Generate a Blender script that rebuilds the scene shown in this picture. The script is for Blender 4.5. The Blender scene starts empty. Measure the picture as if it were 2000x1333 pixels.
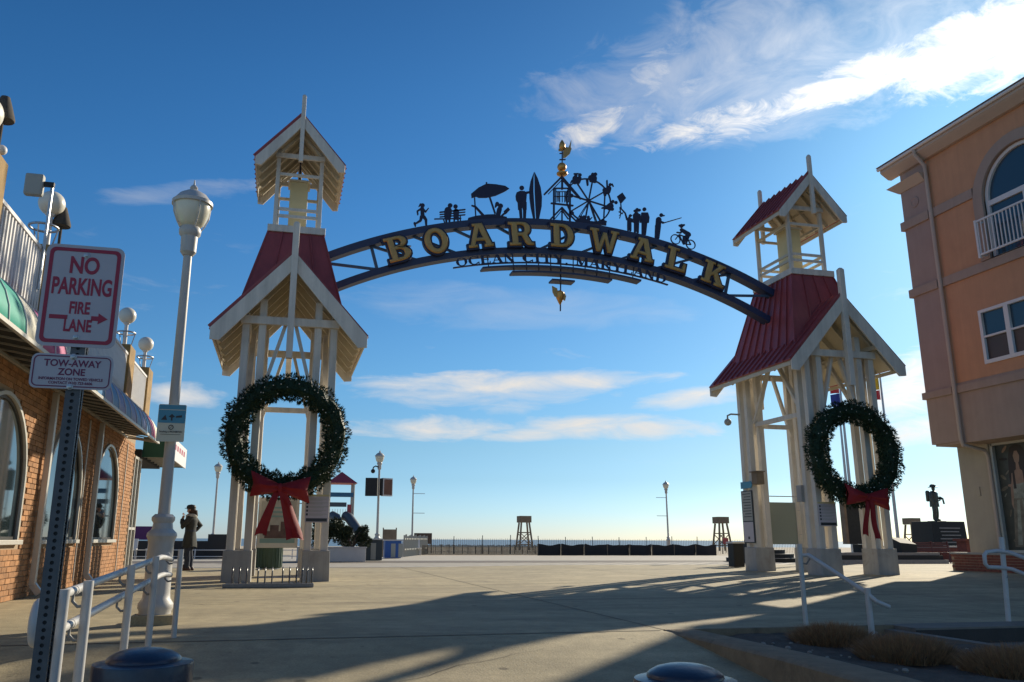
import bpy, bmesh, math, random
from mathutils import Vector, Matrix
R = math.radians
sin, cos, pi = math.sin, math.cos, math.pi
random.seed(11)
sc = bpy.context.scene
COL = sc.collection

# ------------------------------------------------------------------ camera
cam_d = bpy.data.cameras.new('camera')
cam = bpy.data.objects.new('camera', cam_d)
COL.objects.link(cam)
sc.camera = cam
cam_d.sensor_width = 36.0
cam_d.lens = 1606.07 / 2000 * 36.0
cam_d.shift_x = (1000 - 937.53) / 2000
cam_d.clip_start = 0.05
cam_d.clip_end = 30000
cam.matrix_world = (Matrix.Translation((0.0199, -19.0016, 0.83)) @ Matrix.Rotation(-0.2323, 4, 'Z')
                    @ Matrix.Rotation(pi / 2 + 0.2369, 4, 'X') @ Matrix.Rotation(0.0045, 4, 'Z'))

# ------------------------------------------------------------------ world, sun, exposure
SUN_AZ, SUN_EL = R(49.0), R(23.6)
SUN = Vector((sin(SUN_AZ) * cos(SUN_EL), cos(SUN_AZ) * cos(SUN_EL), sin(SUN_EL)))
sc.view_settings.view_transform = 'Standard'
sc.view_settings.look = 'None'
sc.view_settings.exposure = 0.55
sc.view_settings.gamma = 1.0
sc.view_settings.use_curve_mapping = False
sc.render.engine = 'CYCLES'

def build_world():
    w = bpy.data.worlds.new('World')
    sc.world = w
    w.use_nodes = True
    nt = w.node_tree
    N, L = nt.nodes, nt.links
    N.clear()
    out = N.new('ShaderNodeOutputWorld')
    bg = N.new('ShaderNodeBackground')
    bg.inputs['Strength'].default_value = 0.072
    L.new(bg.outputs[0], out.inputs[0])
    sky = N.new('ShaderNodeTexSky')
    sky.sky_type = 'NISHITA'
    sky.sun_disc = False
    sky.sun_elevation = SUN_EL
    sky.sun_rotation = SUN_AZ
    sky.altitude = 0
    sky.air_density = 1.0
    sky.dust_density = 0.35
    sky.ozone_density = 2.6
    hs = N.new('ShaderNodeHueSaturation')
    hs.inputs['Saturation'].default_value = 1.18
    L.new(sky.outputs[0], hs.inputs['Color'])
    tc = N.new('ShaderNodeTexCoord')
    def M(op, a, b=None, c=None, clamp=False):
        n = N.new('ShaderNodeMath'); n.operation = op; n.use_clamp = clamp
        for i, x in enumerate((a, b, c)):
            if x is None: continue
            if isinstance(x, (int, float)): n.inputs[i].default_value = x
            else: L.new(x, n.inputs[i])
        return n.outputs[0]
    sep = N.new('ShaderNodeSeparateXYZ')
    nrm = N.new('ShaderNodeVectorMath'); nrm.operation = 'NORMALIZE'
    L.new(tc.outputs['Generated'], nrm.inputs[0])
    L.new(nrm.outputs[0], sep.inputs[0])
    x, y, z = sep.outputs
    az = M('MULTIPLY', M('ARCTAN2', x, y), 180 / pi)      # degrees clockwise from +Y
    el = M('MULTIPLY', M('ARCSINE', z), 180 / pi)
    # clouds lie on a high sheet: project the direction on a plane
    zz = M('MAXIMUM', z, 0.03)
    comb = N.new('ShaderNodeCombineXYZ')
    L.new(M('DIVIDE', x, zz), comb.inputs[0]); L.new(M('DIVIDE', y, zz), comb.inputs[1])
    def noise(vec, scale, detail, rough, dist=0.0, off=(0, 0, 0), stretch=(1, 1, 1), rot=0.0):
        mp = N.new('ShaderNodeMapping')
        mp.inputs['Location'].default_value = off
        mp.inputs['Scale'].default_value = stretch
        mp.inputs['Rotation'].default_value = (0, 0, rot)
        L.new(vec, mp.inputs[0])
        n = N.new('ShaderNodeTexNoise')
        n.inputs['Scale'].default_value = scale
        n.inputs['Detail'].default_value = detail
        n.inputs['Roughness'].default_value = rough
        n.inputs['Distortion'].default_value = dist
        L.new(mp.outputs[0], n.inputs['Vector'])
        return n.outputs['Fac']
    ae = N.new('ShaderNodeCombineXYZ')
    L.new(az, ae.inputs[0]); L.new(el, ae.inputs[1])
    nA = noise(ae.outputs[0], 0.17, 6, 0.62, 0.9, (3, 7, 0), (1, 1.9, 1))
    nC = noise(ae.outputs[0], 0.42, 7, 0.68, 0.9, (5, 1, 0), (0.6, 1.5, 1), 0.3)
    nD = noise(ae.outputs[0], 0.22, 7, 0.62, 0.5, (2, 9, 0), (0.8, 3.2, 1))
    # soft elongated banks: centre az, centre el, half length, half height, tilt (deg), strength
    def bank(a0, e0, la, le, tilt, k, n, soft=0.9):
        da = M('SUBTRACT', az, a0); de = M('SUBTRACT', el, e0)
        ct, st = cos(R(tilt)), sin(R(tilt))
        p = M('ADD', M('MULTIPLY', da, ct / la), M('MULTIPLY', de, st / la))
        q = M('ADD', M('MULTIPLY', da, -st / le), M('MULTIPLY', de, ct / le))
        r2 = M('ADD', M('MULTIPLY', p, p), M('MULTIPLY', q, q))
        m = M('SUBTRACT', 1.0, r2)                         # 1 in the middle, 0 on the rim
        d = M('ADD', M('MULTIPLY', m, 0.55), M('MULTIPLY', M('SUBTRACT', n, 0.5), 2.6 * soft))
        return M('MULTIPLY', M('MULTIPLY', M('SMOOTH_MAX', d, 0.0, 0.05), k), 1.0, clamp=True)
    dens = None
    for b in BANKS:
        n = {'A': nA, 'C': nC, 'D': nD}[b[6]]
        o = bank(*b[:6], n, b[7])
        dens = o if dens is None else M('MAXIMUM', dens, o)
    # a thin scatter of the same cloud all round the sky
    scat = M('MULTIPLY', M('SUBTRACT', nD, 0.60), 2.2, clamp=True)
    lowmask = M('MULTIPLY', M('SUBTRACT', 1.0, M('DIVIDE', M('ABSOLUTE', M('SUBTRACT', el, 12.0)), 11.0)), 1.0, clamp=True)
    scat = M('MULTIPLY', M('MULTIPLY', scat, lowmask), 0.55)
    dens = M('MAXIMUM', dens, scat)
    fade = M('MULTIPLY', M('DIVIDE', el, 4.0), 1.0, clamp=True)
    dens = M('MULTIPLY', dens, fade, clamp=True)
    # cloud brightness: sunlit haze, brighter close to the sun (forward scattering)
    dot = N.new('ShaderNodeVectorMath'); dot.operation = 'DOT_PRODUCT'
    L.new(nrm.outputs[0], dot.inputs[0]); dot.inputs[1].default_value = SUN
    fwd = M('POWER', M('MAXIMUM', dot.outputs['Value'], 0.0), 28.0)
    lum = M('ADD', 7.6, M('MULTIPLY', fwd, 9.0))
    cc = N.new('ShaderNodeVectorMath'); cc.operation = 'SCALE'
    cc.inputs[0].default_value = (1.0, 0.965, 0.92)
    L.new(lum, cc.inputs['Scale'])
    mix = N.new('ShaderNodeMix'); mix.data_type = 'RGBA'
    L.new(dens, mix.inputs['Factor'])
    # photographic grade of the clear sky: the same for every azimuth
    rp = N.new('ShaderNodeValToRGB'); cr = rp.color_ramp
    cr.elements[0].position = 0.0; cr.elements[0].color = (0.43, 0.58, 1.0, 1)
    cr.elements[1].position = 1.0; cr.elements[1].color = (0.225, 0.445, 0.58, 1)
    for ps, c in ((0.05, (0.36, 0.53, 0.86)), (0.11, (0.33, 0.475, 0.67)), (0.17, (0.36, 0.49, 0.60)), (0.30, (0.36, 0.545, 0.645)),
                  (0.45, (0.33, 0.54, 0.65)), (0.62, (0.285, 0.54, 0.685)), (0.85, (0.25, 0.495, 0.635))):
        e = cr.elements.new(ps); e.color = (*c, 1)
    L.new(M('DIVIDE', el, 36.0, clamp=True), rp.inputs[0])
    tint = N.new('ShaderNodeVectorMath'); tint.operation = 'MULTIPLY'
    L.new(hs.outputs[0], tint.inputs[0]); L.new(rp.outputs[0], tint.inputs[1])
    t2 = N.new('ShaderNodeVectorMath'); t2.operation = 'SCALE'; t2.inputs['Scale'].default_value = 1.55
    L.new(tint.outputs[0], t2.inputs[0])
    L.new(t2.outputs[0], mix.inputs['A'])
    L.new(cc.outputs[0], mix.inputs['B'])
    L.new(mix.outputs['Result'], bg.inputs['Color'])

# az, el, half length, half height, tilt, strength, noise, softness
BANKS = [
    (21.8, 27.8, 3.8, 1.15, 14.0, 1.25, 'C', 0.75),
    (32.0, 27.4, 7.5, 1.25, 4.0, 1.35, 'C', 0.8),
    (40.5, 28.4, 7.5, 1.5, 9.0, 1.7, 'C', 0.7),
    (27.0, 28.6, 5.0, 1.0, 28.0, 0.6, 'C', 0.8),
    (49.0, 28.6, 8.5, 2.7, 4.0, 1.8, 'C', 0.6),
    (35.0, 30.5, 19.0, 4.8, 3.0, 0.55, 'A', 0.6),
    (26.5, 31.0, 2.6, 1.5, 40.0, 0.6, 'C', 0.9),
    (15.5, 10.7, 12.0, 0.95, 0.5, 1.6, 'D', 0.55),
    (14.0, 9.9, 9.5, 1.2, 0.0, 0.75, 'D', 0.8),
    (9.3, 7.5, 6.5, 0.95, -1.0, 1.3, 'D', 0.7),
    (16.3, 7.0, 3.5, 0.50, 2.0, 1.4, 'D', 0.6),
    (22.8, 7.5, 6.5, 1.0, -2.0, 1.5, 'D', 0.65),
    (28.0, 9.4, 4.2, 0.8, 5.0, 1.3, 'D', 0.6),
    (41.0, 9.2, 4.2, 2.0, 18.0, 1.5, 'C', 0.6),
    (41.5, 6.6, 3.2, 1.0, 8.0, 1.5, 'C', 0.6),
    (-6.6, 9.1, 3.0, 1.0, 0.0, 1.5, 'D', 0.55),
    (16.0, 15.9, 14.0, 1.7, -2.0, 0.26, 'D', 0.6),
    (-8.0, 22.2, 7.0, 0.75, 12.0, 0.32, 'D', 0.7),
    (62.0, 11.0, 9.0, 2.2, 4.0, 0.8, 'D', 0.6),
    (-30.0, 10.0, 9.0, 1.5, 0.0, 0.8, 'D', 0.6),
    (-60.0, 12.0, 12.0, 1.6, 0.0, 0.8, 'D', 0.6),
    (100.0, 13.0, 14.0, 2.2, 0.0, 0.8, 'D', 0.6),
    (100.0, 33.0, 24.0, 7.0, 6.0, 1.0, 'A', 0.6),  # this bank and those below: added out of view to brighten camera-facing surfaces
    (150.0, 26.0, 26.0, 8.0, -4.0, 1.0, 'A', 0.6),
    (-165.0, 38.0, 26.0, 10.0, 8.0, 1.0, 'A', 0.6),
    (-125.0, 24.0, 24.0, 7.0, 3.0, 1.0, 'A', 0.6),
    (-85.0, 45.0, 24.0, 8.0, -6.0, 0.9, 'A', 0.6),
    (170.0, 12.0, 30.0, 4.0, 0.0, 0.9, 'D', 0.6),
]
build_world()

sun_d = bpy.data.lights.new('sun', 'SUN')
sun_d.energy = 4.1
sun_d.angle = R(0.55)
sun_d.color = (1.0, 0.89, 0.70)
sun = bpy.data.objects.new('sun', sun_d)
COL.objects.link(sun)
sun.rotation_euler = SUN.to_track_quat('Z', 'Y').to_euler()
sun.location = (30, 30, 40)

# ------------------------------------------------------------------ materials
MATS = {}
def mat(name, base, rough=0.6, var=0.0, scale=4.0, bump=0.0, bscale=30.0, metal=0.0, spec=0.5, stain=None, stain_amt=0.0,
        stain_scale=1.2, coat=0.0, obj_rand=0.0, trans=0.0, emit=None):
    m = bpy.data.materials.new(name); m.use_nodes = True
    nt = m.node_tree; N, L = nt.nodes, nt.links
    b = N['Principled BSDF']
    b.inputs['Base Color'].default_value = (*base, 1)
    b.inputs['Roughness'].default_value = rough
    b.inputs['Metallic'].default_value = metal
    b.inputs['Specular IOR Level'].default_value = spec
    if coat: b.inputs['Coat Weight'].default_value = coat
    if trans: b.inputs['Transmission Weight'].default_value = trans
    g = N.new('ShaderNodeNewGeometry')
    src = g.outputs['Position']
    colr = None
    if var or stain or obj_rand:
        rgb = N.new('ShaderNodeRGB'); rgb.outputs[0].default_value = (*base, 1)
        colr = rgb.outputs[0]
    if var:
        n = N.new('ShaderNodeTexNoise'); n.inputs['Scale'].default_value = scale; n.inputs['Detail'].default_value = 6
        n.inputs['Roughness'].default_value = 0.62
        L.new(src, n.inputs['Vector'])
        mr = N.new('ShaderNodeMapRange'); mr.inputs[1].default_value = 0.25; mr.inputs[2].default_value = 0.75
        mr.inputs[3].default_value = 1 - var; mr.inputs[4].default_value = 1 + var
        L.new(n.outputs['Fac'], mr.inputs[0])
        hs = N.new('ShaderNodeHueSaturation'); L.new(colr, hs.inputs['Color']); L.new(mr.outputs[0], hs.inputs['Value'])
        colr = hs.outputs[0]
    if obj_rand:
        oi = N.new('ShaderNodeObjectInfo')
        mr = N.new('ShaderNodeMapRange'); mr.inputs[3].default_value = 1 - obj_rand; mr.inputs[4].default_value = 1 + obj_rand
        L.new(oi.outputs['Random'], mr.inputs[0])
        hs = N.new('ShaderNodeHueSaturation'); L.new(colr, hs.inputs['Color']); L.new(mr.outputs[0], hs.inputs['Value'])
        colr = hs.outputs[0]
    if stain:
        n = N.new('ShaderNodeTexNoise'); n.inputs['Scale'].default_value = stain_scale; n.inputs['Detail'].default_value = 8
        n.inputs['Roughness'].default_value = 0.7; n.inputs['Distortion'].default_value = 0.6
        L.new(src, n.inputs['Vector'])
        mr = N.new('ShaderNodeMapRange'); mr.inputs[1].default_value = 0.52; mr.inputs[2].default_value = 0.72
        mr.inputs[4].default_value = stain_amt
        L.new(n.outputs['Fac'], mr.inputs[0])
        mx = N.new('ShaderNodeMix'); mx.data_type = 'RGBA'
        L.new(mr.outputs[0], mx.inputs['Factor']); L.new(colr, mx.inputs['A']); mx.inputs['B'].default_value = (*stain, 1)
        colr = mx.outputs['Result']
    if colr is not None: L.new(colr, b.inputs['Base Color'])
    if bump:
        n = N.new('ShaderNodeTexNoise'); n.inputs['Scale'].default_value = bscale; n.inputs['Detail'].default_value = 5
        L.new(src, n.inputs['Vector'])
        bp = N.new('ShaderNodeBump'); bp.inputs['Strength'].default_value = bump; bp.inputs['Distance'].default_value = 0.02
        L.new(n.outputs['Fac'], bp.inputs['Height']); L.new(bp.outputs[0], b.inputs['Normal'])
    if emit:
        b.inputs['Emission Color'].default_value = (*emit[:3], 1); b.inputs['Emission Strength'].default_value = emit[3]
    MATS[name] = m
    return m

mat('concrete', (0.405, 0.335, 0.20), 0.85, 0.16, 1.1, 0.25, 60, stain=(0.23, 0.18, 0.125), stain_amt=0.5, stain_scale=0.55)
mat('pale_deck', (0.47, 0.42, 0.34), 0.8, 0.15, 3.0, 0.2, 30, stain=(0.24, 0.20, 0.15), stain_amt=0.4)
mat('dark_plank', (0.16, 0.13, 0.10), 0.8, 0.25, 5.0, 0.3, 30)
mat('joint', (0.05, 0.042, 0.035), 0.9, 0.2, 9.0)
mat('sand', (0.46, 0.38, 0.27), 0.95, 0.12, 0.6, 0.4, 8)
mat('water', (0.12, 0.15, 0.165), 0.35, 0.1, 0.05, 0.25, 0.5, spec=0.5)
mat('white_wood', (0.68, 0.625, 0.54), 0.55, 0.05, 3.0, 0.06, 40, stain=(0.38, 0.35, 0.30), stain_amt=0.35, stain_scale=2.2)
mat('bounce_tint_wood', (0.56, 0.50, 0.38), 0.6, 0.06, 3.0, 0.06, 40, stain=(0.45, 0.39, 0.27), stain_amt=0.3, stain_scale=2.0)  # white timber yellowed: warm bounce from the paving put into the colour
mat('plinth_paint', (0.40, 0.38, 0.345), 0.75, 0.09, 5.0, 0.18, 60, stain=(0.22, 0.18, 0.15), stain_amt=0.55, stain_scale=2.3)
mat('yellow_panel', (0.60, 0.52, 0.29), 0.6, 0.05, 4.0)
mat('red_metal', (0.30, 0.06, 0.062), 0.42, 0.10, 2.5, 0.05, 20, spec=0.5, stain=(0.17, 0.03, 0.038), stain_amt=0.5, obj_rand=0.06)
mat('navy_metal', (0.022, 0.036, 0.090), 0.5, 0.10, 8.0, 0.03, 40)
mat('navy_dark', (0.010, 0.014, 0.048), 0.5)
mat('gold', (0.46, 0.29, 0.095), 0.42, 0.12, 9.0, metal=0.25)
mat('strut_blue', (0.055, 0.10, 0.16), 0.5, 0.1, 9.0)
mat('gold_globe', (0.62, 0.33, 0.09), 0.42, 0.12, 9.0, metal=0.7)
mat('needles', (0.018, 0.042, 0.022), 0.6, 0.4, 14.0, spec=0.25)
mat('needles_b', (0.030, 0.060, 0.030), 0.6, 0.4, 14.0, spec=0.25)
mat('red_bow', (0.24, 0.006, 0.012), 0.7, 0.12, 9.0, 0.15, 60)
mat('steel', (0.42, 0.43, 0.44), 0.35, 0.12, 12.0, metal=0.8)
mat('post_dark', (0.10, 0.10, 0.103), 0.55, 0.2, 18.0)
mat('rack_steel', (0.14, 0.14, 0.14), 0.3, 0.2, 12.0, metal=0.8)
mat('galvanised', (0.24, 0.24, 0.235), 0.55, 0.18, 18.0, 0.05, 60, metal=0.2)
mat('black', (0.012, 0.012, 0.013), 0.6)
mat('rail_paint', (0.54, 0.53, 0.51), 0.4, 0.06, 8.0, stain=(0.40, 0.33, 0.26), stain_amt=0.35, stain_scale=7)
mat('lamp_paint', (0.50, 0.48, 0.45), 0.45, 0.06, 6.0, 0.04, 50, stain=(0.42, 0.38, 0.31), stain_amt=0.3, stain_scale=4)
mat('lamp_glass', (0.70, 0.66, 0.52), 0.25, 0.06, 14.0, spec=0.5)
mat('lamp_far', (0.20, 0.22, 0.22), 0.5)
mat('navy_bollard', (0.022, 0.030, 0.054), 0.33, 0.2, 14.0, 0.06, 70, coat=0.1, stain=(0.07, 0.07, 0.08), stain_amt=0.3, stain_scale=22)
mat('sign_white', (0.50, 0.45, 0.47), 0.4, 0.05, 18.0)
mat('sign_red', (0.36, 0.015, 0.045), 0.45)
mat('sign_purple', (0.17, 0.015, 0.065), 0.45)
mat('sign_blue', (0.06, 0.27, 0.40), 0.45)
mat('sign_cream', (0.60, 0.60, 0.48), 0.5)
mat('sign_dark', (0.03, 0.035, 0.04), 0.5)
mat('brick', (0.36, 0.175, 0.072), 0.85, 0.30, 9.0, 0.35, 90, obj_rand=0.28)
mat('brick_mass', (0.36, 0.175, 0.072), 0.85, 0.45, 6.5, 0.35, 90)
mat('mortar', (0.36, 0.27, 0.18), 0.95, 0.1, 8.0, 0.3, 90)
mat('brown_brick', (0.20, 0.065, 0.045), 0.85, 0.25, 9.0, 0.3, 70)
mat('pillar', (0.30, 0.19, 0.07), 0.85, 0.35, 3.5, 0.35, 40, stain=(0.10, 0.06, 0.03), stain_amt=0.7, stain_scale=2.0)
mat('alu', (0.55, 0.52, 0.46), 0.4, 0.06, 12.0, metal=0.3)
mat('dark_frame', (0.05, 0.045, 0.04), 0.4)
mat('glass', (0.018, 0.028, 0.033), 0.03, spec=0.9)
MATS['glass'].node_tree.nodes['Principled BSDF'].inputs['IOR'].default_value = 2.3
mat('glass_up', (0.03, 0.06, 0.085), 0.04, spec=0.8)
mat('curtain', (0.30, 0.32, 0.34), 0.8)
mat('awn_green', (0.02, 0.30, 0.22), 0.6, 0.06, 8)
mat('awn_cream', (0.62, 0.58, 0.46), 0.6, 0.06, 8)
mat('awn_magenta', (0.40, 0.05, 0.17), 0.6, 0.06, 8)
mat('awn_blue', (0.09, 0.24, 0.45), 0.5, 0.06, 8)
mat('awn_violet', (0.22, 0.22, 0.42), 0.5, 0.06, 8)
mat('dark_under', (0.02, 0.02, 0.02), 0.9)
mat('canopy_green', (0.008, 0.075, 0.045), 0.6)
mat('globe_white', (0.72, 0.68, 0.58), 0.35, 0.03, 8)
mat('thatch', (0.07, 0.06, 0.05), 0.9, 0.3, 20)
mat('speaker_grey', (0.36, 0.36, 0.32), 0.6)
mat('peach', (0.54, 0.28, 0.155), 0.9, 0.07, 2.0, 0.25, 120)
mat('taupe', (0.37, 0.275, 0.22), 0.9, 0.07, 2.0, 0.25, 120)
mat('mauve', (0.36, 0.26, 0.22), 0.9, 0.07, 2.0, 0.25, 120)
mat('beige', (0.40, 0.35, 0.27), 0.9, 0.07, 2.0, 0.2, 120)
mat('soffit', (0.47, 0.38, 0.31), 0.8, 0.05, 2.0)
mat('white_trim', (0.66, 0.64, 0.62), 0.5)
mat('soil', (0.105, 0.080, 0.058), 0.95, 0.35, 12.0, 0.6, 60)
mat('dry_grass', (0.27, 0.15, 0.075), 0.85, 0.4, 18.0)
mat('kerb', (0.27, 0.205, 0.13), 0.9, 0.25, 6.0, 0.4, 60, stain=(0.11, 0.08, 0.05), stain_amt=0.6, stain_scale=3)
mat('step', (0.22, 0.19, 0.155), 0.9, 0.2, 4.0, 0.3, 60)
mat('riser', (0.06, 0.052, 0.045), 0.9, 0.2, 4.0, 0.3, 60)
mat('green_can', (0.045, 0.085, 0.06), 0.6, 0.1, 9)
mat('bin_dark', (0.04, 0.055, 0.065), 0.5)
mat('bin_blue', (0.03, 0.11, 0.36), 0.5)
mat('white_block', (0.62, 0.60, 0.58), 0.8, 0.06, 4)
mat('shrub', (0.035, 0.050, 0.020), 0.7, 0.5, 7.0)
mat('bark', (0.10, 0.07, 0.05), 0.9, 0.3, 9)
mat('fence_wood', (0.20, 0.16, 0.11), 0.9, 0.3, 9)
mat('fence_black', (0.012, 0.012, 0.016), 0.7, 0.3, 3.0, 0.5, 3.0)
mat('dark_wall', (0.030, 0.028, 0.028), 0.8)
mat('guard_wood', (0.22, 0.165, 0.11), 0.85, 0.25, 4)
mat('play_red', (0.38, 0.05, 0.06), 0.5)
mat('play_blue', (0.03, 0.13, 0.24), 0.5)
mat('play_dark', (0.07, 0.09, 0.11), 0.5)
mat('bronze', (0.085, 0.095, 0.075), 0.5, 0.3, 6, metal=0.4)
mat('granite', (0.026, 0.028, 0.026), 0.75, 0.3, 20)
mat('granite_pale', (0.30, 0.29, 0.27), 0.7, 0.2, 10)
mat('panel_green', (0.28, 0.31, 0.26), 0.6)
mat('poster', (0.40, 0.38, 0.33), 0.4, 0.25, 5.0)
mat('poster_dark', (0.10, 0.055, 0.05), 0.5, 0.5, 6.0)
mat('poster_teal', (0.20, 0.32, 0.30), 0.4)
mat('bench_metal', (0.12, 0.035, 0.03), 0.5)
mat('skin', (0.46, 0.25, 0.17), 0.6)
mat('coat', (0.032, 0.034, 0.030), 0.85, 0.25, 12)
mat('jeans', (0.028, 0.036, 0.058), 0.85, 0.2, 20)
mat('hair', (0.03, 0.015, 0.01), 0.7)
mat('fur', (0.42, 0.40, 0.34), 0.95, 0.2, 30)
mat('boot', (0.05, 0.02, 0.015), 0.6)
mat('flag_red', (0.55, 0.03, 0.04), 0.7)
mat('flag_blue', (0.03, 0.06, 0.36), 0.7)
mat('flag_gold', (0.75, 0.48, 0.03), 0.7)
mat('flag_white', (0.75, 0.74, 0.72), 0.7)
mat('screen_face', (0.18, 0.08, 0.05), 0.5, 0.2, 3)
mat('sign_violet', (0.09, 0.02, 0.12), 0.6)
mat('mural_a', (0.05, 0.055, 0.045), 0.4, 0.4, 3.0)
mat('mural_b', (0.30, 0.19, 0.13), 0.5, 0.3, 3.0)
mat('mural_c', (0.16, 0.14, 0.10), 0.5, 0.6, 5.0)
mat('mural_d', (0.025, 0.016, 0.012), 0.5)
mat('mural_e', (0.24, 0.25, 0.20), 0.5, 0.6, 6.0)
mat('cable', (0.02, 0.02, 0.02), 0.6)
mat('pebble', (0.30, 0.27, 0.23), 0.9, 0.3, 20)

def weather_concrete(m, speck=0.16, gum=True):
    """fine aggregate, tyre-dark mottling and old gum spots on the paving"""
    nt = m.node_tree; N, L = nt.nodes, nt.links; b = N['Principled BSDF']
    src = b.inputs['Base Color'].links[0].from_socket
    g = N.new('ShaderNodeNewGeometry')
    def val(node_out, lo, hi, a, c):
        mr = N.new('ShaderNodeMapRange'); mr.inputs[1].default_value = a; mr.inputs[2].default_value = c
        mr.inputs[3].default_value = lo; mr.inputs[4].default_value = hi; L.new(node_out, mr.inputs[0]); return mr.outputs[0]
    def mul(col, v):
        hs = N.new('ShaderNodeHueSaturation'); L.new(col, hs.inputs['Color']); L.new(v, hs.inputs['Value']); return hs.outputs[0]
    for sc_, det, lo, hi in ((55.0, 3, 1-speck, 1+speck), (4.5, 7, 0.80, 1.15), (0.22, 5, 0.80, 1.14)):
        n = N.new('ShaderNodeTexNoise'); n.inputs['Scale'].default_value = sc_; n.inputs['Detail'].default_value = det; n.inputs['Roughness'].default_value = 0.65
        L.new(g.outputs['Position'], n.inputs['Vector']); src = mul(src, val(n.outputs['Fac'], lo, hi, 0.3, 0.7))
    if gum:
        for sc_, thr, lo in ((1.7, 0.055, 0.45), (3.6, 0.05, 0.7)):
            v = N.new('ShaderNodeTexVoronoi'); v.inputs['Scale'].default_value = sc_; L.new(g.outputs['Position'], v.inputs['Vector'])
            src = mul(src, val(v.outputs['Distance'], lo, 1.0, thr, thr+0.03))
    # long faint drip and traffic streaks
    mp = N.new('ShaderNodeMapping'); mp.inputs['Scale'].default_value = (0.25, 2.2, 1); mp.inputs['Rotation'].default_value = (0, 0, 0.25); L.new(g.outputs['Position'], mp.inputs[0])
    n = N.new('ShaderNodeTexNoise'); n.inputs['Scale'].default_value = 1.1; n.inputs['Detail'].default_value = 6; L.new(mp.outputs[0], n.inputs['Vector'])
    src = mul(src, val(n.outputs['Fac'], 0.86, 1.08, 0.35, 0.65))
    L.new(src, b.inputs['Base Color'])
weather_concrete(MATS['concrete'])
def streak_walls(m, amt=0.16):
    """rain streaks down painted walls and timber"""
    nt = m.node_tree; N, L = nt.nodes, nt.links; b = N['Principled BSDF']
    src = b.inputs['Base Color'].links[0].from_socket
    g = N.new('ShaderNodeNewGeometry'); mp = N.new('ShaderNodeMapping'); mp.inputs['Scale'].default_value = (3.2, 3.2, 0.16); L.new(g.outputs['Position'], mp.inputs[0])
    n = N.new('ShaderNodeTexNoise'); n.inputs['Scale'].default_value = 1.6; n.inputs['Detail'].default_value = 6; n.inputs['Roughness'].default_value = 0.7; L.new(mp.outputs[0], n.inputs['Vector'])
    mr = N.new('ShaderNodeMapRange'); mr.inputs[1].default_value = 0.35; mr.inputs[2].default_value = 0.7; mr.inputs[3].default_value = 1+amt*0.4; mr.inputs[4].default_value = 1-amt
    L.new(n.outputs['Fac'], mr.inputs[0])
    hs = N.new('ShaderNodeHueSaturation'); L.new(src, hs.inputs['Color']); L.new(mr.outputs[0], hs.inputs['Value']); L.new(hs.outputs[0], b.inputs['Base Color'])
for nm_ in ('peach','taupe','mauve','beige'): streak_walls(MATS[nm_], 0.07)
for nm_ in ('white_wood','plinth_paint','red_metal','lamp_paint'): streak_walls(MATS[nm_], 0.2)
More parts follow.
